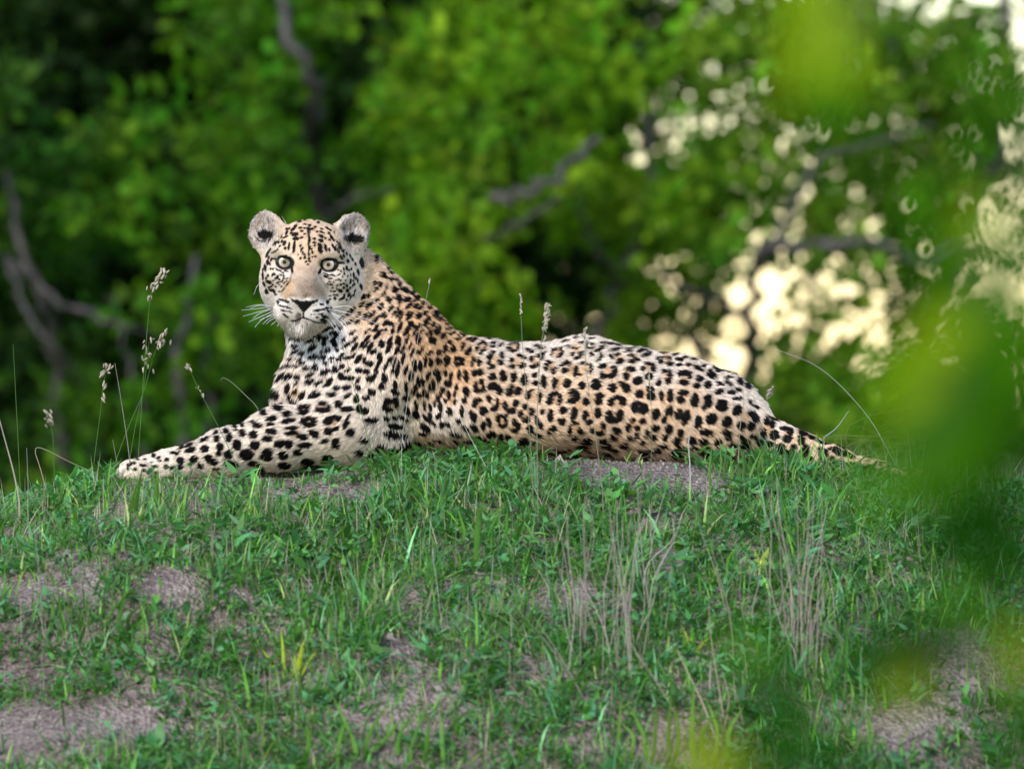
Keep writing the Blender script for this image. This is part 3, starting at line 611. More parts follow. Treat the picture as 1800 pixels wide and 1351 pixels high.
    '480 590 6.141': '230 15 40 16 -10;310 30 75 14 -15;440 5 50 14 0;510 30 35 20 -25;215 100 14 8 0;250 122 30 12 -20;245 168 48 16 -20;315 188 32 20 0;390 68 55 18 -12;425 135 60 28 -40;560 50 55 22 -60;550 85 28 22 0;655 35 60 20 -45;670 92 28 24 -40;760 40 30 14 -50;590 155 34 22 -25;528 170 20 20 0;690 150 30 25 0;800 95 80 16 -35;880 35 40 20 -45;195 248 35 20 -20;285 260 30 20 0;320 295 40 20 -15;440 218 52 28 -15;530 235 42 25 -15;630 240 36 18 0;570 300 34 22 0;635 288 20 14 0;710 260 35 16 -25;740 210 42 14 -20;800 240 36 20 -10;865 215 45 14 -40;880 130 60 20 -55;960 100 50 14 -55;925 250 60 30 -48;165 325 32 20 -25;245 328 32 20 -15;100 345 35 12 -40;360 345 45 24 -20;455 310 26 18 0;450 350 34 20 0;665 335 30 20 -20;740 325 34 24 -10;670 378 42 20 -5;560 380 52 22 -20;550 405 45 18 -15;810 370 42 22 -30;930 370 38 34 0;80 450 65 18 -45;165 440 56 30 -15;260 445 38 30 0;400 425 52 20 -25;395 495 56 28 -10;490 510 60 24 -25;620 480 42 24 0;590 525 60 24 -20;740 440 38 35 20;820 460 55 24 -5;160 560 26 55 15;150 600 25 35 0;250 520 45 14 -42;695 565 44 24 -8;790 565 48 28 -15;910 490 40 16 -60;920 560 34 38 0;30 640 42 55 0;10 590 15 25 0;240 605 38 22 -35;185 670 28 30 0;315 645 35 55 25;230 720 48 28 -5;455 640 72 42 -10;630 635 55 30 0;805 650 45 22 -35;900 680 32 45 0;30 770 24 30 0;85 730 28 18 -30;75 790 40 26 0;295 790 28 45 0;360 770 48 25 -20;330 830 60 28 -10;380 790 22 40 0;545 730 55 22 0;490 800 38 25 15;560 805 75 28 -5;610 780 22 28 0;710 740 45 38 0;795 790 80 34 0;150 850 55 28 -5;160 920 78 28 -10;20 890 28 20 0;330 920 42 35 0;390 895 40 22 0;440 920 38 40 0;395 965 70 24 0;600 920 55 45 -20;640 880 45 22 -20;705 890 32 32 0;200 995 82 20 -5;205 1050 80 24 -5;20 1035 28 25 0;325 1090 66 34 8;450 1060 62 40 20;600 1030 42 45 0;680 1000 40 25 -15;70 1165 60 40 -15;170 1165 52 44 0;350 1180 80 28 -5;110 1290 55 50 0;270 1260 50 35 0;680 1160 48 60 15;840 1040 48 50 0;800 900 70 16 -55;790 960 50 25 -50;930 790 40 45 0;570 1130 50 20 -15',
    '200 700 6': '1590 150 34 32 0;1280 290 24 18 -30;1360 275 28 30 0;1285 335 18 14 0;1185 345 32 26 0;1085 360 28 18 -30;1480 255 38 20 15;1520 285 48 24 0;1665 215 58 26 -15;1655 270 45 20 0;1220 415 36 50 15;1355 370 38 40 0;1475 385 48 40 0;1660 350 60 30 5;1625 425 58 28 0;1090 430 36 36 0;990 420 24 20 0;945 445 38 16 -25;1300 495 50 56 0;1490 495 58 48 0;1120 520 38 50 20;1110 580 26 30 0;965 530 42 40 0;805 490 50 16 -30;810 545 56 28 -30;720 512 36 14 -30;625 575 34 14 -20;670 582 36 12 -35;1215 590 48 50 -20;1405 590 75 60 0;1625 560 62 40 0;1610 620 65 40 0;1000 630 48 42 0;1060 670 40 34 0;840 645 48 38 -35;705 655 42 38 0;560 645 30 20 0;1245 690 78 36 10;1480 690 70 28 5;705 720 36 22 0;440 715 30 18 0;310 705 34 12 10;215 680 22 10 0;320 760 20 18 0;225 745 16 14 0;385 755 20 16 0;420 600 24 20 0;480 620 30 12 -20;330 640 22 8 0;410 670 24 8 0;480 660 18 8 0;150 720 12 30 0;550 720 28 22 0;910 710 30 30 0;620 730 25 20 0;450 780 16 14 0;250 640 20 8 0;180 690 10 18 0;1080 740 40 14 0',
}
SPOTS['400 340 4.827'] = '1135 940 30 14 -55;1180 960 30 14 -55;1215 940 30 14 -60;1020 1022 26 12 -45;1060 985 28 11 -50;1105 1030 26 12 -60;1040 1090 34 12 -40;965 1060 22 9 -40;985 1115 20 10 -30;1100 1090 34 12 -40;1160 1040 45 10 -45;890 1130 50 12 -25;830 1155 40 14 -30;960 1145 26 12 -30;760 1205 40 14 -20;650 1228 60 9 -12;565 1222 34 12 -8;1230 1010 28 14 -55;1290 970 26 16 -60;1250 1080 40 12 -50;920 1185 30 14 -35;1060 1180 30 14 -30;1150 880 12 26 20;1190 870 12 24 10;880 1190 22 12 -30'
CORES = '805 603;823 630;850 610;868 634;900 611;908 637;939 637;978 622;967 646;980 672;1005 649;807 634;841 681;905 687;937 697;975 700;880 712;898 718;838 709;924 727;881 740;905 752;1013 613;1025 650;1067 653;1102 655;1087 631;1113 632;1140 647;1170 630;1172 662;1096 680;1133 692;1165 698;1007 698;1045 702;1085 706;1127 718;1174 730;1079 733;1018 714;1043 728;1012 753;1053 755;1083 770;1117 745;1200 668;1200 697;1200 728;1310 730;1350 755;1385 765;745 775;690 712;725 685;758 670;775 690;790 705;760 640;735 610;775 640;765 585;520 690;536 720;567 718;543 741;585 740;518 760'
BS = []
for key, txt in SPOTS.items():
    ox, oy, sc_ = [float(t) for t in key.split()]
    for e in txt.split(';'):
        a, b, c, d, g = [float(t) for t in e.split()]
        BS.append((ox + a / sc_, oy + b / sc_, c / sc_, d / sc_, g))
BS += [(640, 774, 9, 5, 10), (668, 786, 10, 6, 0), (692, 792, 12, 6, 0), (632, 795, 9, 6, 0), (655, 800, 10, 6, 0), (540, 812, 12, 6, 0), (575, 806, 10, 7, 0), (500, 818, 12, 6, 0), (455, 826, 11, 6, 0), (720, 800, 12, 7, 0)]
CR = np.array([[float(t) for t in e.split()] for e in CORES.split(';')])

def inpoly(x, y, poly):
    c = np.zeros(len(x), bool); j = len(poly) - 1
    for i in range(len(poly)):
        xi, yi = poly[i]; xj, yj = poly[j]
        c ^= ((yi > y) != (yj > y)) & (x < (xj - xi) * (y - yi) / (yj - yi + 1e-9) + xi)
        j = i
    return c

def dline(x, y, pts):
    d = np.full(len(x), 1e9)
    for (x0, y0), (x1, y1) in zip(pts, pts[1:]):
        L2 = (x1 - x0) ** 2 + (y1 - y0) ** 2
        t = np.clip(((x - x0) * (x1 - x0) + (y - y0) * (y1 - y0)) / L2, 0, 1)
        d = np.minimum(d, np.hypot(x - x0 - t * (x1 - x0), y - y0 - t * (y1 - y0)))
    return d

NOSE = [(528, 880), (560, 898), (610, 905), (650, 907), (700, 905), (742, 905), (772, 896), (765, 920), (715, 940), (690, 970), (660, 1002), (632, 1002), (605, 968), (570, 930), (535, 910)]

def coat(p, nrm):
    """colour of skin and fur at points p with normals nrm; also hair length and a bare-skin mask"""
    m = len(p)
    px, py = proj(p)
    col = idw(BASE, px, py, 3)
    col = col * (0.93 + 0.14 * fbm(px / 22, py / 22, 5)[:, None])
    # under parts are pale; along the belly, tan darkened to carry its shade
    under = sstep(-0.35, -0.85, nrm[:, 2])[:, None]
    col = col * (1 - under) + np.where(px[:, None] > 690, TAN * 0.8, CREAM) * under
    length = np.full(m, 0.0088)
    loc = (p - HO) @ AXH * 1000.0
    inhead = np.linalg.norm((loc - np.array([0, 0, -10])) / np.array([112, 128, 134]), axis=1) < 1
    inhead |= (np.abs(loc[:, 0]) > 48) & (np.abs(loc[:, 0]) < 122) & (loc[:, 2] > 30) & (loc[:, 1] > -75)
    inhead &= ~((px > 640) & (py > 440)) & (loc[:, 1] > -80)
    inhead |= (loc[:, 1] > 35) & (loc[:, 2] > -126) & (np.abs(loc[:, 0]) < 75) & (loc[:, 1] < 140)
    inhead &= loc[:, 2] > -124 - 0.1 * np.maximum(loc[:, 1], 0)
    jaw = np.interp((px - Z0x) * ZS, [0, 520, 640, 760, 880, 1000, 1110, 1190], [1180, 1190, 1215, 1190, 1085, 1005, 905, 785])
    inhead &= (py - Z0y) * ZS < jaw + 14 * (fbm(px / 5, py / 5, 61) - 0.5) * 2
    # wobble so that no edge is a clean curve
    wob = (fbm(px / 7 + 3.1 * p[:, 1] * 100, py / 7, 77) - 0.5)
    order = np.argsort(p[:, 0]); xs = p[order, 0]
    dark = np.zeros(m); core = np.zeros(m)
    rs = np.random.default_rng(5)
    for s_i, ci in enumerate(keep_i):
        c = cp[ci]; nn = cn[ci]; spc, rad, pros, stretch, lean = par[ci]
        u1, u2, u3 = rs.random(3); ang0 = rs.random() * 6.28; gaps = rs.integers(2, 5); jl = rs.normal(0, 14)
        ros = u1 < pros
        R0 = spc / 1000 * 0.62
        lo, hi = np.searchsorted(xs, (c[0] - R0, c[0] + R0))
        if hi <= lo: continue
        ii = order[lo:hi]
        d = p[ii] - c
        ok = (np.abs(d[:, 2]) < R0) & (np.abs(d[:, 1]) < R0) & (nrm[ii] @ nn > 0.1)
        ii = ii[ok]; d = d[ok]
        if not len(ii): continue
        la = R(lean + jl)
        t = np.array([math.cos(la), 0, math.sin(la)]); t = t - nn * (t @ nn); t /= np.linalg.norm(t) + 1e-9
        bt = np.cross(nn, t)
        st = math.sqrt(stretch)
        a = d @ t / st * 1000; b = d @ bt * st * 1000
        r = np.hypot(a, b); th = np.arctan2(b, a)
        w = wob[ii]
        shape = 1 + 0.16 * np.sin(2 * th + ang0) + 0.12 * np.sin(3 * th + ang0 * 1.7)
        if ros:
            Rm = spc * 0.275 * (0.9 + 0.2 * u2)
            arc = np.cos(gaps * (th - ang0) + 0.8 * np.sin(th + 6 * u3))
            half = spc * 0.150 * (1.0 + 0.25 * np.cos(th + 5 * u3)) * np.clip(0.95 + 0.85 * arc, 0.0, 1.1)
            v = half - np.abs(r - Rm * shape) + w * 5.0
            v = np.where(half < spc * 0.03, -1, v)
            core[ii] = np.maximum(core[ii], sstep(Rm * 1.05, Rm * 0.6, r))
        else:
            v = rad * 1.12 * (0.82 + 0.36 * u2) * shape - r + w * 5.0
        dark[ii] = np.maximum(dark[ii], sstep(-0.9, 0.9, v))
    near = (nrm[:, 1] < 0.04) & (px < 1402) & ((py < np.where(px < 880, 774, 789)) | (px < 700))
    dark[near] = 0; core[near] = 0
    od = np.argsort(px); pxs = px[od]
    for X0, Y0, rx, ry, an in BS:
        q = max(rx, ry) * 1.5 + 2
        lo, hi = np.searchsorted(pxs, (X0 - q, X0 + q)); ii = od[lo:hi]
        ii = ii[(np.abs(py[ii] - Y0) < q) & near[ii]]
        if not len(ii): continue
        dx, dy = px[ii] - X0, py[ii] - Y0; ca, sa = math.cos(R(an)), math.sin(R(an))
        e = np.hypot((dx * ca + dy * sa) / (rx + 0.6), (-dx * sa + dy * ca) / (ry + 0.6))
        v = (1.0 - e) * min(rx, ry) + wob[ii] * 2.2
        dark[ii] = np.maximum(dark[ii], sstep(-0.9, 0.5, v))
    for X0, Y0 in CR:
        lo, hi = np.searchsorted(pxs, (X0 - 14, X0 + 14)); ii = od[lo:hi]; ii = ii[near[ii]]
        core[ii] = np.maximum(core[ii], 0.9 * sstep(13, 5, np.hypot(px[ii] - X0, py[ii] - Y0)))
    dark[inhead] = 0; core[inhead] = 0
    col = col * (1 - core[:, None] * 0.75) + CORE * core[:, None] * 0.75
    # ---- face
    zx = (px - Z0x) * ZS; zy = (py - Z0y) * ZS
    f = inhead & (nrm[:, 1] < 0.35)
    bare = np.zeros(m); gloss = np.zeros(m)
    I = np.where(inhead)[0]
    if len(I):
        x, y = zx[I], zy[I]; L = loc[I]; wb = wob[I]
        fc = np.tile(WHITE * 0.5 + CREAM * 0.36, (len(I), 1))
        fc[:] = fc + (CREAM * 0.90 - fc) * (0.85 * sstep(930, 780, y))[:, None]
        def mixin(c, k): fc[:] = fc * (1 - k[:, None]) + np.asarray(c) * k[:, None]
        mixin(CREAM * 0.50 + TAN * 0.45, sstep(820, 560, y) * 0.85)
        mixin(CREAM * 0.92, 0.75 * fbm(x / 60, y / 60, 12))
        mixin(TAN * 1.02, sstep(560, 380, y) * sstep(330, 150, np.abs(x - 690)))
        mixin(TAN * 0.92, sstep(190, 70, np.abs(x - 690)) * sstep(720, 560, y))
        hw = 108 + 0.42 * np.maximum(y - 700, 0)
        br = sstep(22, -22, np.abs(x - 652) - hw) * sstep(560, 640, y) * sstep(905, 860, y)
        mixin(np.array([0.47, 0.335, 0.24]) * 1.05, br * (0.6 + 0.55 * fbm(x / 30, y / 40, 19)))
        mixin(np.array([0.27, 0.19, 0.15]), sstep(110, 30, np.abs(x - 655)) * sstep(660, 800, y) * sstep(900, 870, y) * 0.7)
        mixin(np.array([0.52, 0.32, 0.17]), sstep(60, 25, dline(x, y, [(520, 760), (490, 850)])) * 0.7)
        mixin(WHITE * 0.95, sstep(30, 10, dline(x, y, [(440, 668), (520, 690)])) * 0.3)
        mixin(WHITE * 0.95, sstep(30, 10, dline(x, y, [(800, 685), (900, 690)])) * 0.3)
        mixin(CREAM * 0.95, sstep(930, 1130, x) * sstep(640, 480, y) * 0.7)
        dk = np.zeros(len(I))
        front = nrm[I, 1] < 0.30
        for X0, Y0, rx, ry, an in FS:
            q = (np.abs(x - X0) < 70) & (np.abs(y - Y0) < 70) & front
            if not q.any(): continue
            dx, dy = x[q] - X0, y[q] - Y0; ca, sa = math.cos(R(an)), math.sin(R(an))
            e = np.hypot((dx * ca + dy * sa) / (rx * 1.4), (-dx * sa + dy * ca) / (ry * 1.3))
            dk[q] = np.maximum(dk[q], sstep(1.22, 0.82, e + wb[q] * 0.7))
        # lids, tear lines, mouth
        for ex, ey in ((490, 588), (865, 607)):
            e = np.hypot((x - ex) / 76, (y - ey) / 60)
            dk = np.maximum(dk, sstep(1.12, 0.98, e) * front)
            bare[I] = np.maximum(bare[I], (e < 1.1) * front)
        for pts, wd in (([(425, 562), (385, 552)], 11), ([(930, 585), (985, 590)], 11), ([(545, 630), (550, 665)], 12), ([(790, 645), (775, 675)], 12),
                        ([(410, 560), (440, 535), (500, 532), (545, 560)], 10), ([(800, 575), (850, 550), (920, 560), (945, 585)], 10)):
            dk = np.maximum(dk, sstep(wd * 1.25, wd * 0.7, dline(x, y, pts)) * front)
        dk = np.maximum(dk, 0.45 * sstep(15, 5, dline(x, y, [(550, 665), (530, 740), (480, 810)])) * front)
        dk = np.maximum(dk, 0.40 * sstep(15, 5, dline(x, y, [(770, 680), (800, 740), (850, 800)])) * front)
        dk = np.maximum(dk, sstep(10, 5, dline(x, y, [(642, 1000), (642, 1052), (600, 1072), (545, 1082)])) * front)
        dk = np.maximum(dk, sstep(10, 5, dline(x, y, [(642, 1050), (690, 1068), (750, 1095), (830, 1100)])) * front)
        ns = inpoly(x, y, NOSE) & front
        # ears
        for sgn, (ex, ey, rx, ry) in ((-1, (290, 300, 125, 165)), (1, (1085, 300, 125, 150))):
            q = (sgn * L[:, 0] > 48) & (L[:, 2] > 28)
            w = q * sstep(1.25, 0.8, np.hypot((x - ex) / rx, (y - ey) / ry))
            mixin(np.array([0.46, 0.36, 0.31]), w * 0.85)
            streak = vnoise(x / 9 + y / 30, y / 45, 91)
            mixin(WHITE * 0.80, w * sstep(0.52, 0.75, streak) * 0.75)
            hx, hy = (318, 358) if sgn < 0 else (1075, 385)
            dk = np.maximum(dk, q * sstep(1.15, 0.75, np.hypot((x - hx) / 84, (y - hy) / 60) + wb * 1.1))
            dk = np.maximum(dk, 0.8 * q * sstep(0.72, 0.85, vnoise(x / 8, y / 40, 55)) * w)
            back = q & (nrm[I, 1] > 0.3)
            dk[back] = 0.9
            length[I[q]] = 0.012
        length[I] = np.where((L[:, 2] > 28) & (np.abs(L[:, 0]) > 48), 0.0075, 0.0036)
        chin = sstep(-92, -108, L[:, 2]); ruff = sstep(-10, -60, L[:, 1]) * sstep(0, -40, L[:, 2])
        length[I] += 0.009 * np.clip(chin + ruff, 0, 1)
        fc = fc * (1 - dk[:, None]) + BLACK * dk[:, None]
        fc[ns] = (0.010, 0.008, 0.008)
        bare[I] = np.maximum(bare[I], ns)
        gloss[I] = ns * 1.0
        dark[I] = 0
        col[I] = fc
    col = col * (1 - dark[:, None]) + BLACK * dark[:, None]
    # longer hair on throat, chest and belly, short on the paws
    th = sstep(640, 560, px) * sstep(760, 640, py) * sstep(560, 600, py)
    el = np.exp(-((px - 655) / 45) ** 2 - ((py - 782) / 22) ** 2)
    length = np.where(inhead, length, length * (1 + 0.25 * th + 0.8 * el + 0.6 * sstep(740, 790, py) * (px > 700)))
    length = np.where((px < 330) & ~inhead, 0.0062, length)
    length = np.where((px > 1345) & ~inhead, 0.0068, length)
    length = np.where((px < 280) & ~inhead, 0.0045, length)
    return np.clip(col, 0.003, 0.9), length, bare, gloss

leopard = empty('leopard', P(720, 800, 0.0))
tag(leopard, 'spotted leopard lying on the grassy mound with its head turned to the viewer', 'leopard')
LO_L = np.array(leopard.location)
bc, bl, bb, bgl = coat(BV, BN)
me = np_mesh('body', BV - LO_L, BF)
vcol(me, bc * 0.9, 'coat')
at = me.attributes.new('gloss', 'FLOAT', 'POINT'); at.data.foreach_set('value', bgl.astype(np.float32))
body = link('body', me, M_COAT, leopard)
print('coat', round(time.time() - T0, 1), 's')

# ---- fur
FLOW = [(P(640, 480, 0), P(720, 570, 0)), (P(720, 580, 0), P(820, 650, 0.03)), (P(800, 640, 0.04), P(1300, 700, 0.08)), (P(800, 770, 0), P(1250, 790, 0.02)), (P(1180, 700, 0), P(1250, 790, 0)), (P(1320, 740, 0.03), P(1520, 815, -0.02)),
        (P(700, 640, -0.1), P(640, 760, -0.1)), (P(560, 610, -0.08), P(550, 700, -0.08)), (P(500, 650, -0.05), P(470, 740, -0.05)), (P(600, 760, -0.15), P(240, 825, -0.17)), (P(690, 640, -0.1), P(740, 760, -0.1)), (P(600, 600, -0.1), P(640, 680, -0.1))]
NOSEP = H(0, 112, -60)
def flow(p):
    acc = np.zeros_like(p)
    for a, b in FLOW:
        ba = b - a; t = np.clip((p - a) @ ba / (ba @ ba), 0, 1)
        d2 = ((p - a - t[:, None] * ba) ** 2).sum(1) + 1e-4
        acc += (ba / np.linalg.norm(ba))[None] / (d2 ** 2)[:, None]
    acc /= np.linalg.norm(acc, axis=1)[:, None] + 1e-9
    acc[:, 2] -= 0.25
    loc = (p - HO) @ AXH * 1000
    hd = sstep(1.25, 0.95, np.linalg.norm((loc - np.array([0, 0, -5])) / np.array([112, 128, 134]), axis=1))[:, None]
    rad = p - NOSEP; rad /= np.linalg.norm(rad, axis=1)[:, None]
    rad[:, 2] += np.where(loc[:, 2] < -85, -1.0, 0.0)
    ear = ((loc[:, 2] > 30) & (np.abs(loc[:, 0]) > 48))
    rad[ear] = (AXH @ np.stack([np.sign(loc[ear, 0]) * 0.5, 0.1 + 0 * loc[ear, 0], 0.9 + 0 * loc[ear, 0]])).T
    return acc * (1 - hd) + rad * hd

NH = 330000
fc_ = BV[BF].mean(1); fnn = fn / (np.linalg.norm(fn, axis=1)[:, None] + 1e-12)
headw = np.linalg.norm((fc_ - HO) / 0.15, axis=1) < 1
wgt = farea * np.where(fnn[:, 1] < 0.25, 1.0, 0.25) * np.where(fnn[:, 2] < -0.5, 0.25, 1.0) * np.where(headw, 2.4, 1.0)
fi = RNG.choice(len(BF), NH, p=wgt / wgt.sum())
u, v = RNG.random((2, NH, 1))
q = BV[BF[fi]]; qn = BN[BF[fi]]
bil = lambda A: (A[:, 0] * (1 - u) + A[:, 1] * u) * (1 - v) + (A[:, 3] * (1 - u) + A[:, 2] * u) * v
root = bil(q); rn = bil(qn); rn /= np.linalg.norm(rn, axis=1)[:, None]
hc, hl, hb, _ = coat(root, rn)
sel = hb < 0.5
root, rn, hl = root[sel], rn[sel], hl[sel]
fl = flow(root)
f0 = fl - rn * (fl * rn).sum(1)[:, None]; f0 /= np.linalg.norm(f0, axis=1)[:, None] + 1e-9
hc = coat(root + f0 * hl[:, None] * 0.55, rn)[0]
fl = fl + RNG.normal(0, 0.13, fl.shape)
hx_, hy_ = proj(root)
for k_ in range(3): fl[:, k_] += 0.32 * (vnoise(hx_ / 6.0, hy_ / 6.0, 400 + k_) - 0.5)     # tufts
hc = hc * (0.72 + 0.5 * vnoise(hx_ / 3.5, hy_ / 3.5, 410) + 0.12 * (vnoise(hx_ / 14, hy_ / 14, 411) - 0.5))[:, None]
fl -= rn * (fl * rn).sum(1)[:, None]; fl /= np.linalg.norm(fl, axis=1)[:, None] + 1e-9
hl = hl * RNG.uniform(0.7, 1.25, len(hl)); lift = RNG.uniform(0.22, 0.5, (len(hl), 1)) * (0.6 + 0.8 * vnoise(hx_ / 8, hy_ / 8, 420))[:, None]
guard = RNG.random(len(hl)) < 0.07
hl = np.where(guard & (hl > 0.006), hl * 1.4, hl); lift[guard] *= 1.35
K = 4; pts = np.zeros((len(root), K, 3), np.float32)
for k in range(K):
    t = k / (K - 1)
    pts[:, k] = root - rn * 0.0006 + hl[:, None] * (fl * t * (1 - 0.1 * lift) + rn * lift * (t - 0.45 * t * t))
pts -= LO_L.astype(np.float32)
hcv = bpy.data.hair_curves.new('fur')
hcv.add_curves([K] * len(root))
hcv.attributes['position'].data.foreach_set('vector', pts.ravel())
ra = hcv.attributes.get('radius') or hcv.attributes.new('radius', 'FLOAT', 'POINT')
ra.data.foreach_set('value', np.tile(np.array([0.00052, 0.00050, 0.00036, 0.00006], np.float32), len(root)))
a1 = hcv.attributes.new('coat', 'FLOAT_COLOR', 'CURVE'); cc = np.ones((len(root), 4), np.float32); cc[:, :3] = hc
a1.data.foreach_set('color', cc.ravel())
a2 = hcv.attributes.new('skin_normal', 'FLOAT_VECTOR', 'CURVE'); a2.data.foreach_set('vector', rn.astype(np.float32).ravel())
fur = link('fur', hcv, M_FUR, leopard)
print('fur', round(time.time() - T0, 1), 's')

# ---- eyes
def sphere(n=28, m=18):
    t = np.linspace(0, np.pi, m); a = np.linspace(0, 2 * np.pi, n, endpoint=False)
    V = np.stack([np.outer(np.sin(t), np.cos(a)), np.outer(np.sin(t), np.sin(a)), np.outer(np.cos(t), np.ones(n))], -1).reshape(-1, 3)
    i = np.arange(m - 1)[:, None] * n; j = np.arange(n)[None]; k = (j + 1) % n
    return V, np.stack([i + j, i + n + j, i + n + k, i + k], -1).reshape(-1, 4)
sv, sf = sphere()
for s, e in zip((-1, 1), EYES):
    o = link('eye', np_mesh('eye', sv * 0.0175, sf), M_EYE, leopard)
    o.location = e - LO_L
    look = (Vector(cam.location) - Vector(e)).normalized()
    o.rotation_euler = look.to_track_quat('-Y', 'Z').to_euler()
# ---- whiskers
WH = [((470, 540), (447, 543), (424, 545), -1), ((475, 543), (455, 548), (427, 556), -1), ((478, 548), (455, 558), (437, 566), -1), ((482, 550), (460, 562), (448, 575), -1), ((485, 553), (470, 562), (462, 570), -1), ((488, 556), (475, 563), (468, 570), -1), ((492, 560), (483, 566), (476, 572), -1), ((470, 535), (450, 536), (432, 540), -1), ((476, 538), (455, 537), (440, 542), -1), ((490, 551), (472, 556), (456, 562), -1), ((494, 563), (490, 569), (488, 574), -1), ((472, 545), (456, 551), (444, 560), -1),
      ((575, 545), (605, 560), (650, 582), 1), ((580, 548), (600, 562), (640, 600), 1), ((585, 540), (612, 538), (626, 546), 1), ((583, 552), (600, 568), (612, 592), 1), ((578, 556), (592, 574), (602, 596), 1), ((588, 545), (630, 555), (668, 572), 1), ((622, 508), (650, 530), (690, 580), 1), ((630, 515), (655, 528), (678, 545), 1), ((572, 558), (584, 572), (596, 588), 1), ((586, 555), (606, 575), (618, 610), 1),
      ((461, 495), (452, 503), (446, 518), -1), ((461, 498), (456, 508), (461, 523), -1), ((503, 392), (499, 386), (495, 379), -1)]
for a, b, c, s in WH:
    y0 = -0.125 if s < 0 else -0.13
    if a[1] < 530: y0 = -0.07
    yz = [y0, y0 - 0.015 * (1 if a[1] > 530 else -1), y0 - 0.02]
    pth = spline([P(a[0], a[1], yz[0]), P(b[0], b[1], yz[1]), P(c[0], c[1], yz[2])], 9)
    V_, F_ = tube(pth, np.linspace(0.00048, 0.00016, 9), 4)
    link('whisker', np_mesh('whisker', V_ - LO_L, F_), M_WHISK, leopard)

# ------------------------------------------------------------------ grass and weeds
def inside(p, pad=0.0):
    ix = ((p - LO) / VOX).astype(int)
    ok = ((ix >= 0) & (ix < np.array(SH))).all(1)
    out = np.zeros(len(p), bool)
    j = ix[ok]; out[ok] = F[j[:, 0], j[:, 1], j[:, 2]] < pad
    return out

def bare_at(x, y):
    z = height(x, y); px, py = proj(np.stack([x, y, z], -1))
    b = np.zeros(len(px))
    w = 0.55 * (fbm(px / 45, py / 30, 8) - 0.5) * 2
    for X0, Y0, rx, ry in PATCHES:
        b = np.maximum(b, sstep(1.25, 0.7, np.hypot((px - X0) / rx, (py - Y0) / ry) + w))
    return b, px, py

def scatter(n, ylo, yhi, seed, xlo=-1.12, xhi=1.12):
    r = np.random.default_rng(seed)
    return r.uniform(xlo, xhi, n), r.uniform(ylo, yhi, n), r

def blades(x, y, length, width, lean, az, bend, col, r, seg=3, z=None):
    """many bent blades as one array of quads; returns verts, quads, colours"""
    n = len(x); z = height(x, y) - 0.004 if z is None else z
    root = np.stack([x, y, z], -1)
    d = np.stack([np.cos(az), np.sin(az), 0 * az], -1)
    tw = az + r.uniform(0.9, 2.2, n)
    sd = np.stack([np.cos(tw), np.sin(tw), r.normal(0, 0.25, n)], -1)
    rows = []
    pos = root.copy(); ang = lean.copy(); wid = [1.0, 0.95, 0.7, 0.06] if seg == 3 else [0.9, 1.0, 0.85, 0.55, 0.05]
    rows.append(pos.copy())
    for k in range(seg):
        dirv = d * np.sin(ang)[:, None] + np.array([0, 0, 1.0]) * np.cos(ang)[:, None]
        pos = pos + dirv * (length / seg)[:, None]; rows.append(pos.copy()); ang = ang + bend / seg
    V = np.stack([np.stack([rw - sd * (width * wid[k] / 2)[:, None], rw + sd * (width * wid[k] / 2)[:, None]], 1) for k, rw in enumerate(rows)], 1)
    m = 2 * (seg + 1)
    base = (np.arange(n) * m)[:, None, None]; k = np.arange(seg)[None, :, None] * 2
    Q = base + k + np.array([0, 1, 3, 2])[None, None]
    cl = np.repeat(col[:, None], m, 1)
    return V.reshape(-1, 3), Q.reshape(-1, 4), cl.reshape(-1, 3)

def greens(n, r, lush=0.5):
    a = np.array([0.055, 0.185, 0.035]); b = np.array([0.17, 0.40, 0.055]); c = np.array([0.36, 0.44, 0.16]); e = np.array([0.12, 0.30, 0.135])
    t = r.random((n, 1)); col = a + (b - a) * t
    k = r.random(n)
    col[k < 0.36] = e * r.uniform(0.7, 1.4, ((k < 0.36).sum(), 1))
    s = k > 0.93; col[s] = c * r.uniform(0.7, 1.1, (s.sum(), 1))
    return col * r.lognormal(0, 0.33, (n, 1))

G = Build()
def put(n, ylo, yhi, seed, lmin, lmax, wmin, wmax, thr, colf, leanmax=0.9, bend=(0.2, 1.3), avoid=True, dens=1.0, seg=3):
    x, y, r = scatter(n, ylo, yhi, seed)
    b, px, py = bare_at(x, y)
    cl = fbm(x * 9, y * 9, seed + 1) * 0.6 + 0.4 * vnoise(x * 32, y * 32, seed + 2)
    keep = (r.random(n) < sstep(thr - 0.12, thr + 0.12, cl)) & (r.random(n) > b * 0.93)
    x, y, px, py, b = x[keep], y[keep], px[keep], py[keep], b[keep]; n = len(x)
    L_ = r.uniform(lmin, lmax, n) * (0.35 + 1.3 * fbm(x * 7, y * 7, 333))
    z = height(x, y)
    # lower where the animal lies
    if avoid:
        mid = np.stack([x, y, z + 0.35 * L_ + 0.012], -1)
        k = ~inside(mid, 0.004)
        x, y, L_, px, py = x[k], y[k], L_[k], px[k], py[k]; n = len(x)
    L_ = np.where((y < -0.02) & (y > -0.34) & (px > 560) & (px < 1330), np.minimum(L_, r.uniform(0.015, 0.045, len(L_))), L_)
    L_ = np.where((y > -0.22) & (px < 620), np.minimum(L_, r.uniform(0.015, 0.034, len(L_))), L_)
    L_ = np.where((y < -0.15) & (y > -0.42) & (px > 200) & (px < 640), np.minimum(L_, r.uniform(0.012, 0.024, len(L_))), L_)
    G.add(*blades(x, y, L_, r.uniform(wmin, wmax, n), r.uniform(0.05, leanmax, n), r.uniform(0, 6.283, n), r.uniform(*bend, n), colf(n, r), r, seg))

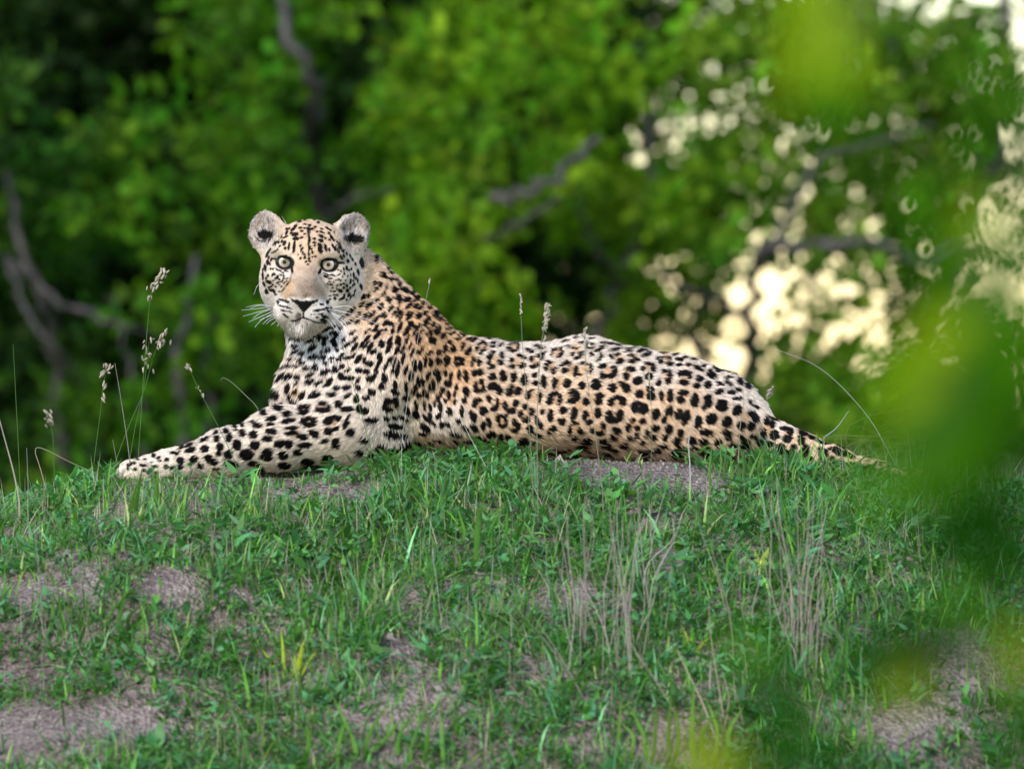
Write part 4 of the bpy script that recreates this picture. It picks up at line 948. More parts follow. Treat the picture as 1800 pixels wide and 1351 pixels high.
put(72000, -1.75, 0.42, 101, 0.018, 0.054, 0.0016, 0.0042, 0.36, greens, 1.35, (0.2, 1.6))
put(22000, -1.75, 0.42, 102, 0.035, 0.085, 0.0024, 0.0056, 0.50, greens, 1.0)
dry = lambda n, r: np.array([0.46, 0.39, 0.30]) * r.uniform(0.45, 1.15, (n, 1)) * np.array([1, 1, 1]) + r.uniform(0, 0.05, (n, 3))
put(15000, -1.75, 0.42, 103, 0.025, 0.085, 0.0009, 0.0020, 0.35, dry, 1.5, (-0.3, 0.5))
def litter(n, r): return np.array([0.20, 0.16, 0.135]) * r.uniform(0.5, 1.3, (n, 1))
grass = G.obj('grass', M_GRASS)
tag(grass, 'short green grass with dry blades covering the mound', 'grass', kind='stuff')

# broad-leaved weeds between the grass
W = Build()
def weeds(n, seed, thr, smin, smax, ylo=-1.75, yhi=0.3):
    x, y, r = scatter(n, ylo, yhi, seed)
    b, px, py = bare_at(x, y)
    cl = fbm(x * 7, y * 7, seed + 1)
    front = (px > 190) & (px < 640) & (y > -0.46) & (y < -0.1)
    k = (cl > thr) & (r.random(n) > b * 0.97) & ~(front & (r.random(n) < 0.75)); x, y = x[k], y[k]; n = len(x)
    per = 6
    x = np.repeat(x, per); y = np.repeat(y, per); n = len(x)
    az = r.uniform(0, 6.283, n); ln = r.uniform(smin, smax, n)
    st = r.uniform(0.002, 0.02, n)
    x = x + np.cos(az) * st; y = y + np.sin(az) * st
    z = height(x, y) + r.uniform(0.0, 0.028, n)
    k = ~inside(np.stack([x, y, z], -1), 0.008); x, y, z, az, ln = x[k], y[k], z[k], az[k], ln[k]; n = len(x)
    c = np.array([0.085, 0.24, 0.075]) * r.uniform(0.6, 1.7, (n, 1)) * np.stack([r.uniform(0.8, 1.4, n), np.ones(n), r.uniform(0.6, 1.6, n)], -1)
    W.add(*blades(x, y, ln, ln * r.uniform(0.28, 0.46, n), r.uniform(0.7, 1.5, n), az, r.uniform(-0.2, 0.9, n), c, r, 4, z))
weeds(7000, 201, 0.40, 0.010, 0.025)
weeds(1800, 202, 0.48, 0.022, 0.040)
wd = W.obj('weeds', M_GRASS)
tag(wd, 'low broad-leaved green weeds growing among the short grass', 'weeds', kind='stuff')

# crumbs of earth and dead litter on the bare patches
D = Build()
x, y, r = scatter(60000, -1.75, 0.1, 301)
b, px, py = bare_at(x, y)
k = r.random(len(x)) < b * 0.5 + 0.03
x, y = x[k], y[k]; n = len(x)
cub = np.array([[1, 0, -.3], [-.5, .87, -.3], [-.5, -.87, -.3], [0.1, 0, .9]])
s = r.uniform(0.0010, 0.0035, n) * np.where(r.random(n) < 0.03, r.uniform(2, 4.5, n), 1)
a = r.uniform(0, 6.28, n); ca, sa = np.cos(a), np.sin(a)
V = cub[None] * s[:, None, None] * r.uniform(0.7, 1.3, (n, 4, 3))
V = np.stack([V[..., 0] * ca[:, None] - V[..., 1] * sa[:, None], V[..., 0] * sa[:, None] + V[..., 1] * ca[:, None], V[..., 2]], -1) + np.stack([x, y, height(x, y)], -1)[:, None]
T = (np.arange(n) * 4)[:, None, None] + np.array([[0, 1, 3], [1, 2, 3], [2, 0, 3]])[None]
cl = np.array([0.38, 0.31, 0.295]) * r.uniform(0.4, 1.25, (n, 1))
D.add(V.reshape(-1, 3), T.reshape(-1, 3), np.repeat(cl, 4, 0))
x, y, r = scatter(16000, -1.75, 0.1, 302)
b, px, py = bare_at(x, y); k = r.random(len(x)) < b * 0.25 + 0.12; x, y = x[k], y[k]; n = len(x)
D.add(*blades(x, y, r.uniform(0.02, 0.07, n), r.uniform(0.0006, 0.0012, n), r.uniform(1.2, 1.6, n), r.uniform(0, 6.28, n), r.uniform(-0.2, 0.3, n), np.array([0.33, 0.27, 0.22]) * r.uniform(0.4, 1.3, (n, 1)), r, 3, height(x, y) + r.uniform(0.001, 0.012, n)))
dbr = D.obj('soil_crumbs', M_DRY, smooth=False)
tag(dbr, 'loose crumbs of earth and dead straw on the bare soil', 'soil crumbs', kind='stuff')
print('grass', round(time.time() - T0, 1), 's')

# ------------------------------------------------------------------ single grass stalks
SV, SF = sphere(6, 5)
def spikelets(path, t0, t1, n, r, spread=0.006, size=0.0032, col=(0.42, 0.36, 0.28)):
    B = Build(); m = len(path)
    for k in range(n):
        t = t0 + (t1 - t0) * k / max(n - 1, 1); i = min(int(t * (m - 1)), m - 2); f = t * (m - 1) - i
        c = path[i] * (1 - f) + path[i + 1] * f + np.array([r.normal(0, spread), r.normal(0, spread), r.normal(0, spread * 0.6)])
        ax = path[i + 1] - path[i]; ax = ax / (np.linalg.norm(ax) + 1e-9) + r.normal(0, 0.45, 3); ax /= np.linalg.norm(ax)
        rot = np.array(Vector(ax).to_track_quat('Z', 'Y').to_matrix())
        s = size * r.uniform(0.7, 1.25)
        V = (SV * np.array([s * 0.55, s * 0.55, s * 1.5])) @ rot.T + c
        B.add(V, SF, np.array(col) * r.uniform(0.65, 1.3))
    return B

def stalk(name, label, pts, Y, rad, col, heads=(), group=None, seed=1, cat='grass stalk', mat=None):
    """pts: photo points from the foot up; Y depth or (foot, tip) depths"""
    r = np.random.default_rng(seed)
    Ys = np.linspace(Y[0], Y[1], len(pts)) if isinstance(Y, tuple) else [Y] * len(pts)
    path = spline([P(a, b, d) for (a, b), d in zip(pts, Ys)], 18)
    path[0, 2] = min(path[0, 2], float(height(path[0, 0], path[0, 1])) - 0.004)
    e = empty(name, path[0]); tag(e, label, cat, group)
    B = Build(); V_, F_ = tube(path, 0.72 * np.linspace(rad, rad * 0.45, len(path)), 5); B.add(V_, F_, np.array(col))
    B.obj('stem', mat or M_GRASS, e, path[0])
    for t0, t1, n, spread, size in heads:
        spikelets(path, t0, t1, n, r, spread, size).obj('seed_head', M_DRY, e, path[0])
    return e

GREEN = (0.10, 0.20, 0.05); STRAW = (0.40, 0.33, 0.25); GREY = (0.27, 0.235, 0.235)
gl = 'seeding grass stalks beside the paw'
stalk('seed_stalk', 'tallest green grass stalk with a long pale seed head left of the leopard', [(238, 885), (246, 760), (254, 640), (262, 545), (268, 510), (290, 473)], -0.12, 0.0013, GREEN, [(0.80, 1.0, 30, 0.004, 0.0036), (0.70, 0.72, 5, 0.003, 0.0034)], gl, 1)
stalk('seed_stalk', 'green leaning stalk with a branching cluster of seeds above the paw', [(186, 860), (222, 760), (252, 690), (266, 640), (276, 610), (289, 584)], -0.10, 0.0012, GREEN, [(0.80, 1.0, 20, 0.008, 0.0036)], gl, 2)
stalk('seed_stalk', 'green stalk with scattered seed clumps crossing the leaning stalk', [(222, 850), (236, 760), (252, 685), (258, 640), (262, 600)], -0.11, 0.0011, GREEN, [(0.66, 0.74, 5, 0.007, 0.0036), (0.80, 1.0, 9, 0.005, 0.0034)], gl, 3)
stalk('seed_stalk', 'green stalk with pinkish seed clumps standing left of the paw', [(160, 862), (168, 790), (177, 720), (181, 680), (190, 638)], -0.08, 0.0011, GREEN, [(0.86, 1.0, 12, 0.004, 0.0038), (0.74, 0.78, 4, 0.003, 0.0036), (0.60, 0.63, 4, 0.005, 0.0034)], gl, 4)
stalk('dry_stalk', 'bare grey dry stalk rising just in front of the paw', [(233, 880), (227, 800), (214, 710), (202, 638)], -0.20, 0.0014, GREY, seed=5, mat=M_DRY)
stalk('dry_stalk', 'short bare dry stalk ending against the paw', [(214, 870), (207, 820), (198, 772)], -0.22, 0.0012, GREY, seed=6, mat=M_DRY)
stalk('grass_stalk', 'bare green stalk at the far left of the mound', [(37, 880), (33, 800), (28, 700), (23, 605)], -0.05, 0.0013, GREEN, seed=7)
stalk('seed_stalk', 'out of focus stalk with one pale seed head at far left', [(96, 880), (95, 820), (92, 760), (80, 724)], 0.55, 0.0014, GREEN, [(0.78, 1.0, 12, 0.004, 0.0042)], seed=8)
stalk('dry_stalk', 'thick straw stalk leaning in at the left edge', [(36, 890), (24, 830), (8, 770), (-14, 690)], -0.45, 0.0022, (0.42, 0.36, 0.31), seed=9, mat=M_DRY)
stalk('dry_stalk', 'thin upright grey stalk near the left edge', [(51, 890), (49, 840), (47, 787)], -0.2, 0.0013, GREY, seed=10, mat=M_DRY)
stalk('seed_stalk', 'slender green stalk with a small seed tip leaning across the foreleg', [(428, 852), (408, 800), (384, 750), (350, 685), (330, 642)], (-0.30, -0.24), 0.0012, GREEN, [(0.93, 1.0, 6, 0.002, 0.0036), (0.70, 0.78, 5, 0.0025, 0.0028)], seed=11)
stalk('dry_stalk', 'thin hooked stalk arching in front of the chest', [(466, 800), (456, 725), (432, 695), (405, 670), (392, 664), (388, 668)], 0.06, 0.0012, (0.30, 0.32, 0.25), seed=12)
stalk('dry_stalk', 'bent straw blade folded over left of the paw', [(84, 870), (70, 820), (62, 792), (75, 788), (130, 815), (180, 836)], -0.2, 0.0012, STRAW, seed=13, mat=M_DRY)
stalk('grass_stalk', 'long green stem crossing the chest below the chin', [(655, 800), (640, 745), (622, 680), (606, 620), (598, 600)], (-0.34, -0.30), 0.0011, GREEN, seed=14)
stalk('dry_stalk', 'fine pale stalk rising past the shoulder hump', [(704, 800), (714, 720), (732, 610), (746, 540), (756, 492)], (-0.34, -0.28), 0.0007, (0.42, 0.42, 0.42), [(0.98, 1.0, 2, 0.0005, 0.0028)], seed=15, mat=M_DRY)
gb = 'seed stalks standing in front of the back'
stalk('seed_stalk', 'thin bare stalk above the middle of the back', [(938, 860), (928, 720), (918, 600), (915, 518)], (-0.5, -0.45), 0.0012, (0.22, 0.24, 0.17), [(0.86, 1.0, 8, 0.0006, 0.0026)], gb, 16)
stalk('seed_stalk', 'pinkish spiked seed head above the middle of the back', [(946, 880), (944, 760), (948, 650), (954, 590), (964, 534)], (-0.55, -0.5), 0.0013, (0.25, 0.26, 0.18), [(0.80, 1.0, 26, 0.0022, 0.0036), (0.5, 0.8, 8, 0.003, 0.003)], gb, 17)
stalk('seed_stalk', 'short pale seed tip above the hip', [(1062, 880), (1046, 760), (1032, 660), (1027, 578)], (-0.55, -0.5), 0.0013, (0.26, 0.26, 0.19), [(0.88, 1.0, 12, 0.0020, 0.0036), (0.55, 0.75, 5, 0.003, 0.003)], gb, 18)
stalk('seed_stalk', 'small seed head sticking up behind the rump', [(1330, 820), (1334, 760), (1345, 712), (1356, 684)], 0.12, 0.0014, STRAW, [(0.82, 1.0, 12, 0.0018, 0.0038)], seed=19)
stalk('dry_stalk', 'long arching dry stalk curving over the tail', [(1600, 860), (1560, 790), (1530, 738), (1480, 680), (1430, 640), (1362, 613)], 0.02, 0.0013, (0.42, 0.40, 0.33), seed=20, mat=M_DRY)
stalk('dry_stalk', 'pale kinked stalk crossing the haunch', [(1214, 860), (1213, 820), (1211, 770), (1225, 725), (1227, 720)], -0.34, 0.0020, (0.46, 0.43, 0.44), seed=21, mat=M_DRY)
stalk('dry_stalk', 'thin pale stalk in front of the rump', [(1298, 830), (1300, 760), (1308, 700), (1300, 690)], -0.25, 0.0011, STRAW, seed=22, mat=M_DRY)
stalk('grass_stalk', 'thin green stalk crossing the haunch', [(1142, 860), (1146, 760), (1143, 690), (1140, 650)], -0.36, 0.0011, (0.16, 0.22, 0.10), [(0.7, 1.0, 8, 0.0006, 0.0024)], seed=23)
stalk('dry_stalk', 'pale bent straw leaning up from below the belly', [(860, 830), (838, 790), (815, 745), (806, 722)], -0.33, 0.0012, (0.44, 0.40, 0.38), seed=24, mat=M_DRY)
stalk('dry_stalk', 'pale straw tilted above the tail', [(1446, 770), (1470, 752), (1492, 722)], -0.1, 0.0013, (0.44, 0.42, 0.40), seed=25, mat=M_DRY)
stalk('dry_stalk', 'long straight straw lying across the grass at left', [(60, 890), (200, 892), (360, 892)], -0.42, 0.0011, STRAW, seed=26, mat=M_DRY)

# tufts: one plant, its blades are its parts
def tuft(name, label, stalks, col, rad, group=None, seed=1, mat=None, part='stalk', cat='grass tuft', wid=None, noise=1.0):
    r = np.random.default_rng(seed)
    foot = ground_hit(*stalks[0][0])
    e = empty(name, foot); tag(e, label, cat, group)
    for st in stalks:
        f = ground_hit(*st[0]); Yd = f[1]
        lean = r.uniform(-0.06, 0.08)
        pts = [P(a, b, Yd + lean * k / len(st)) for k, (a, b) in enumerate(st)]
        pts[0] = f - np.array([0, 0, 0.006])
        for k in range(1, len(pts) - 1): pts[k] = pts[k] + r.normal(0, 0.002 * noise, 3)
        path = spline(pts, 12)
        B = Build(); c = np.array(col) * r.uniform(0.7, 1.25)
        if wid is None:
            V_, F_ = tube(path, np.linspace(rad, rad * 0.4, 12) * r.uniform(0.35, 0.8), 5); B.add(V_, F_, c)
        else:
            w = wid * r.uniform(0.7, 1.2) * np.array([0.6, 0.8, 0.95, 1, 1, 0.95, 0.9, 0.8, 0.7, 0.5, 0.3, 0.05]) * 0.5
            sd = np.array([1, r.uniform(-0.6, 0.6), 0.0]); V_ = np.stack([path - sd * w[:, None], path + np.array([0, -0.0015, 0]) * 1.0, path + sd * w[:, None]], 1).reshape(-1, 3)
            k = np.arange(11)[:, None] * 3; F_ = np.concatenate([k + np.array([0, 1, 4, 3]), k + np.array([1, 2, 5, 4])]); B.add(V_, F_, c)
        B.obj(part, mat or M_DRY, e, foot)
    return e

def upright(x, y0, y1, n, dx, r, slant=0, jy=40):
    out = []
    for k in range(n):
        a = x + r.normal(0, dx * 2.6); b0 = y0 + r.uniform(-70, 30); b1 = y1 + r.uniform(-jy * 0.4, (y0 - y1) * 0.62)
        s = slant + r.normal(0, 26)
        out.append([(a, b0), (a + s * 0.3 + r.normal(0, 7), b0 + (b1 - b0) * 0.4), (a + s * 0.7 + r.normal(0, 3), b0 + (b1 - b0) * 0.75), (a + s + r.normal(0, 5), b1)])
    return out
rr = np.random.default_rng(44)
gd = 'dry grass tufts on the right slope'
STR = (0.36, 0.31, 0.275)
tuft('dry_grass_tuft', 'dense bundle of dry straw standing below the tail', upright(1406, 1180, 850, 18, 5, rr, -6, 70) + upright(1395, 1190, 1000, 6, 5, rr, -12, 60), (0.36, 0.305, 0.26), 0.0016, gd, 31)
tuft('dry_grass_tuft', 'sparse dry stalks right of the bundle, one hooked', [[(1470, 1120), (1462, 1040), (1452, 985), (1440, 930)], [(1440, 1190), (1450, 1110), (1475, 1030), (1500, 960)], [(1428, 1180), (1445, 1090), (1460, 1010), (1466, 960)]], STR, 0.0016, gd, 32)
tuft('dry_grass_tuft', 'tall upright dry stalks under the middle of the belly', upright(1094, 1180, 850, 11, 8, rr, 2, 50), STR, 0.0019, gd, 33)
tuft('dry_grass_tuft', 'dry stalks fanning up left of the tall upright ones', upright(1046, 1190, 880, 10, 10, rr, -18, 60), STR, 0.0019, gd, 34)
tuft('dry_grass_tuft', 'pale dry stalks rising to the bare patch below the hip', upright(1130, 1080, 850, 9, 10, rr, 22, 50), (0.42, 0.37, 0.34), 0.0016, gd, 35)
tuft('dry_grass_tuft', 'thin straw stalks left of the belly, widely spaced', upright(1008, 1160, 900, 9, 14, rr, -8, 70), STR, 0.0015, gd, 36)
tuft('dry_grass_tuft', 'three slanting straw stalks in the low centre foreground', [[(1015, 1210), (970, 1140), (930, 1090), (878, 1030)], [(958, 1190), (920, 1150), (880, 1118), (860, 1100)], [(1030, 1230), (985, 1150), (940, 1085)]], STR, 0.0021, gd, 37)
tuft('dry_grass_tuft', 'tall single-file straw stalks leaning right below the haunch', [[(1285, 1110), (1262, 1020), (1238, 950), (1222, 900)], [(1290, 1160), (1280, 1080), (1265, 1010), (1250, 960)], [(1146, 1190), (1118, 1140), (1094, 1100)]], (0.43, 0.36, 0.28), 0.0018, gd, 38)
tuft('dry_grass_tuft', 'straw stalks standing at the bottom right of centre', [[(1274, 1270), (1262, 1200), (1252, 1120), (1246, 1060)], [(1260, 1300), (1238, 1240), (1205, 1165), (1190, 1140)], [(1270, 1290), (1280, 1230), (1270, 1180)], [(1210, 1290), (1170, 1220), (1130, 1160)]], (0.46, 0.37, 0.29), 0.0021, gd, 39)
tuft('dry_grass_tuft', 'faint upright stalks between the bundle and the haunch', upright(1350, 1100, 900, 12, 16, rr, 4, 60), (0.38, 0.34, 0.31), 0.0013, gd, 40)
tuft('dry_grass_tuft', 'grey stalks standing in the slope at far left', [[(76, 1160), (72, 1060), (66, 960), (62, 900)], [(0, 1110), (30, 1095), (62, 1105)], [(86, 1170), (80, 1120), (76, 1060)]], (0.25, 0.22, 0.21), 0.0016, gd, 41)
tuft('dry_grass_tuft', 'two pale stalks in the middle of the slope', [[(778, 1110), (772, 1040), (766, 985), (762, 960)], [(850, 1080), (862, 1020), (866, 975)]], (0.42, 0.40, 0.38), 0.0014, gd, 42)
gg = 'green grass tufts on the mound'
YG = (0.34, 0.42, 0.03)
tuft('green_grass_tuft', 'bright yellow-green blades in the lower left slope', [[(488, 1190), (478, 1165), (460, 1140)], [(500, 1195), (499, 1150), (494, 1105)], [(522, 1190), (532, 1150), (536, 1120)], [(528, 1190), (545, 1160), (560, 1140)], [(512, 1195), (516, 1170), (518, 1150)]], YG, 0.002, gg, 51, M_GRASS, 'blade', wid=0.0075)
tuft('green_grass_tuft', 'tuft of upright green blades on the left slope', [[(90 + k * 16 + rr.normal(0, 5), 1120 + rr.normal(0, 10)), (92 + k * 17, 1080), (90 + k * 19 + rr.normal(0, 14), 1040 + rr.normal(0, 16))] for k in range(10)], (0.09, 0.20, 0.04), 0.002, gg, 52, M_GRASS, 'blade', wid=0.006)
tuft('green_grass_tuft', 'two broad green blades standing in front of the paw', [[(238, 900), (243, 870), (250, 820)], [(262, 895), (272, 860), (278, 820)], [(228, 900), (232, 880), (240, 850)]], (0.12, 0.27, 0.04), 0.002, gg, 53, M_GRASS, 'blade', wid=0.007)
tuft('green_grass_tuft', 'fine green arching grass around the end of the tail', [[(1480 + rr.normal(0, 60), 845 + rr.normal(0, 14)), (1500 + rr.normal(0, 60), 815), (1560 + rr.normal(0, 70), 780 + rr.normal(0, 20)), (1640 + rr.normal(0, 60), 745 + rr.normal(0, 30))] for k in range(26)], (0.20, 0.26, 0.08), 0.0010, gg, 54, M_GRASS, 'blade')
tuft('green_grass_tuft', 'young green blades growing below the rump', [[(1250 + k * 11 + rr.normal(0, 6), 850 + rr.normal(0, 14)), (1254 + k * 11, 825), (1256 + k * 12 + rr.normal(0, 16), 785 + rr.normal(0, 16))] for k in range(20)], (0.10, 0.22, 0.05), 0.0012, gg, 55, M_GRASS, 'blade', wid=0.0042)
tuft('green_grass_tuft', 'yellow-green sprout right of the straw bundle base', [[(1335, 1010), (1332, 990), (1326, 965)], [(1340, 1010), (1345, 985), (1352, 962)], [(1336, 1012), (1322, 1000), (1312, 990)]], (0.30, 0.40, 0.05), 0.002, gg, 56, M_GRASS, 'blade', wid=0.010)
tuft('green_grass_tuft', 'yellow-green sprout low in the right foreground', [[(1216, 1150), (1208, 1125), (1198, 1100)], [(1218, 1150), (1235, 1128), (1250, 1118)], [(1214, 1152), (1214, 1130), (1220, 1110)]], (0.33, 0.40, 0.06), 0.002, gg, 57, M_GRASS, 'blade', wid=0.007)
tuft('green_grass_tuft', 'broad green blades in the middle of the slope', [[(812 + k * 24, 960 + rr.normal(0, 14)), (816 + k * 24, 930), (815 + k * 26 + rr.normal(0, 14), 893 + rr.normal(0, 10))] for k in range(6)], (0.10, 0.26, 0.04), 0.002, gg, 58, M_GRASS, 'blade', wid=0.0075)
tuft('green_grass_tuft', 'green blades at the bottom edge right of centre', [[(1080 + k * 22 + rr.normal(0, 8), 1340 + rr.normal(0, 14)), (1084 + k * 22, 1290), (1082 + k * 24 + rr.normal(0, 24), 1235 + rr.normal(0, 20))] for k in range(10)], (0.14, 0.28, 0.04), 0.002, gg, 59, M_GRASS, 'blade', wid=0.008)
tuft('green_grass_tuft', 'green blades at the bottom edge left of centre', [[(540 + k * 26 + rr.normal(0, 10), 1345 + rr.normal(0, 12)), (544 + k * 26, 1300), (540 + k * 27 + rr.normal(0, 26), 1255 + rr.normal(0, 22))] for k in range(10)], (0.11, 0.26, 0.04), 0.002, gg, 60, M_GRASS, 'blade', wid=0.008)
print('tufts', round(time.time() - T0, 1), 's')

# ------------------------------------------------------------------ bushes and trees behind
LEAF_V = np.array([[0, 0, 0], [0.30, -0.30, 0.05], [0.72, -0.26, 0.03], [1, 0, -0.05], [0.72, 0.26, 0.03], [0.30, 0.30, 0.05], [0.5, 0, -0.04]])
LEAF_T = np.array([[0, 1, 6], [1, 2, 6], [2, 3, 6], [3, 4, 6], [4, 5, 6], [5, 0, 6]])
def rand_rot(n, r, updown=0.5):
    q = r.normal(0, 1, (n, 4)); q /= np.linalg.norm(q, axis=1)[:, None]
    w, x, y, z = q.T
    return np.stack([np.stack([1 - 2 * (y * y + z * z), 2 * (x * y - z * w), 2 * (x * z + y * w)], -1), np.stack([2 * (x * y + z * w), 1 - 2 * (x * x + z * z), 2 * (y * z - x * w)], -1), np.stack([2 * (x * z - y * w), 2 * (y * z + x * w), 1 - 2 * (x * x + y * y)], -1)], 1)

def crown_mesh(clumps, r, leaf=0.06, col=(0.075, 0.19, 0.02), origin=np.zeros(3), per_twig=9, gap=0.49):
    """clumps: centre, radii, number of twigs; each twig ends in a rosette of leaves"""
    tv, tc = [], []
    for c, rad, nt in clumps:
        u = r.normal(0, 1, (nt, 3)); u /= np.linalg.norm(u, axis=1)[:, None]
        t = np.asarray(c) + u * np.asarray(rad) * (r.random((nt, 1)) ** 0.42)
        # break the clump up
        g = vnoise(t[:, 0] * 3.6 + t[:, 1] * 1.1, t[:, 2] * 3.6 + t[:, 1] * 0.7, 13)
        t = t[g > gap]; nt = len(t)
        tone = r.uniform(0.45, 1.55, (nt, 1)); yel = r.uniform(0.75, 1.5, (nt, 1))
        lp = np.repeat(t, per_twig, 0) + r.normal(0, leaf * 0.70, (nt * per_twig, 3))
        lc = np.array(col) * np.repeat(tone, per_twig, 0) * r.uniform(0.8, 1.25, (nt * per_twig, 1)); lc[:, 0] *= np.repeat(yel, per_twig, 0)[:, 0]
        tv.append(lp); tc.append(lc)
    p = np.concatenate(tv); c = np.concatenate(tc); n = len(p)
    Rm = rand_rot(n, r); s = r.uniform(0.65, 1.25, n) * leaf
    V = np.einsum('nij,kj->nki', Rm, LEAF_V) * s[:, None, None] + p[:, None] - origin
    T_ = (np.arange(n) * 7)[:, None, None] + LEAF_T[None]
    me = np_mesh('crown', V.reshape(-1, 3), T_.reshape(-1, 3))
    vcol(me, np.repeat(c, 7, 0))
    return me

def tree(name, label, foot, clumps, branches, seed, leaf=0.06, col=(0.075, 0.19, 0.02), cat='bush', group=None, mat=None, gap=0.49):
    r = np.random.default_rng(seed)
    e = empty(name, foot); tag(e, label, cat, group)
    me = crown_mesh(clumps, r, leaf, col, np.asarray(foot), gap=gap); link('crown', me, M_LEAF, e)
    for k, (pts, r0, r1) in enumerate(branches):
        path = spline([np.asarray(q) for q in pts], 20); path[1:-1] += r.normal(0, r0 * 0.35, (18, 3))
        V_, F_ = tube(path, 0.52 * np.linspace(r0, r1, 20), 8); B = Build(); B.add(V_, F_)
        B.obj('trunk' if k == 0 else 'branch', mat or M_BARK, e, foot)
    return e

def Q(px, py, D): return P(px, py, D - CAM_D)
def clump(px, py, D, rx, ry, rd, dens=1.0):
    """clump at a photo place; rx, ry in photo pixels, rd metres of depth"""
    s = D / CAM_D / 1000.0
    c = Q(px, py, D); rad = np.array([rx * s, rd, ry * s])
    vol = rad[0] * rad[1] * rad[2] * 4.19
    return (c, rad, int(270 * dens * (vol ** 0.85)) + 12)
gz = -1.5
def foot(px, D): q = Q(px, 675, D); q[2] = float(height(q[0], q[1])); return q

gbk = 'leafy bushes behind the mound'
DK = (0.028, 0.092, 0.008); MD = (0.058, 0.165, 0.008); YL = (0.100, 0.222, 0.008); TH = (0.014, 0.042, 0.008)  # TH holds the deep shade of the thicket in its leaf colour
f = foot(120, 24)
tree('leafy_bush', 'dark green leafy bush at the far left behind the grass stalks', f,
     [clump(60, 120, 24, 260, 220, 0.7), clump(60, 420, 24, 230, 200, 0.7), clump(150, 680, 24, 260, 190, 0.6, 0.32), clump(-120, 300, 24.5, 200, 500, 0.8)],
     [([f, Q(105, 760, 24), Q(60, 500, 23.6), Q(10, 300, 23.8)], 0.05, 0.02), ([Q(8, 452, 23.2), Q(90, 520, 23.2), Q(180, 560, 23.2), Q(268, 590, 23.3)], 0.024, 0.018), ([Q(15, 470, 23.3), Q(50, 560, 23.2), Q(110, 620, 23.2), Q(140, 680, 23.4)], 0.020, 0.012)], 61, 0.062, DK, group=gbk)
f = foot(330, 23.5)
tree('leafy_bush', 'green bush with grey upright stems behind the paw and chest', f,
     [clump(330, 180, 24, 200, 200, 0.7), clump(300, 440, 23.5, 190, 150, 0.6, 0.8), clump(420, 620, 23.5, 140, 130, 0.5, 0.6), clump(270, 800, 23.5, 260, 120, 0.5, 0.25)],
     [([f, Q(325, 800, 23.3), Q(318, 620, 23.2), Q(345, 450, 23.4)], 0.042, 0.02), ([foot(372, 23.6), Q(370, 800, 23.4), Q(366, 640, 23.4), Q(380, 520, 23.6)], 0.03, 0.012), ([foot(290, 23.7), Q(250, 760, 23.6), Q(236, 660, 23.6), Q(190, 520, 23.8)], 0.022, 0.01)], 62, 0.062, MD, group=gbk)
f = foot(560, 24.5)
tree('leafy_bush', 'tall bright green bush rising behind the leopard head', f,
     [clump(520, 120, 24.5, 240, 190, 0.8), clump(600, 330, 24, 240, 170, 0.7, 1.1), clump(560, 520, 24, 260, 150, 0.6), clump(620, 700, 24.5, 260, 150, 0.6, 0.7)],
     [([f, Q(560, 700, 24.6), Q(550, 300, 24.3), Q(545, 170, 23.7), Q(505, 60, 23.6), Q(478, -60, 23.8)], 0.055, 0.03), ([Q(548, 420, 24.3), Q(600, 360, 23.6), Q(690, 330, 23.5)], 0.022, 0.01)], 63, 0.064, MD, group=gbk)
f = foot(820, 24)
tree('leafy_bush', 'sunny green bush behind the shoulders of the leopard', f,
     [clump(800, 110, 24.5, 230, 180, 0.8, 1.1), clump(810, 300, 24, 220, 140, 0.6, 1.1), clump(780, 480, 23.6, 210, 150, 0.6), clump(900, 640, 24, 230, 110, 0.5, 0.8)],
     [([f, Q(815, 700, 24.2), Q(830, 480, 24), Q(800, 260, 24.2)], 0.05, 0.02), ([Q(862, 350, 23.2), Q(930, 335, 23.1), Q(1000, 290, 23.2), Q(1052, 245, 23.4)], 0.034, 0.022), ([Q(830, 440, 23.6), Q(900, 400, 23.4), Q(985, 345, 23.3)], 0.02, 0.012)], 64, 0.062, YL, group=gbk)
f = foot(1040, 25)
tree('leafy_bush', 'yellow-green bush behind the middle of the back', f,
     [clump(1040, 100, 25.5, 230, 150, 0.8, 1.0), clump(1060, 330, 25, 190, 110, 0.6, 0.9), clump(1010, 470, 24.6, 150, 110, 0.5, 0.9), clump(1180, 180, 25.5, 180, 120, 0.6, 0.75), clump(1080, 600, 25, 130, 70, 0.4, 0.5)],
     [([f, Q(1045, 700, 25), Q(1090, 500, 25), Q(1140, 300, 25.2), Q(1120, 80, 25.4)], 0.05, 0.025), ([Q(1090, 500, 25), Q(1040, 420, 24.7), Q(1010, 320, 24.6)], 0.02, 0.01)], 65, 0.06, YL, group=gbk)
f = foot(1330, 25.5)
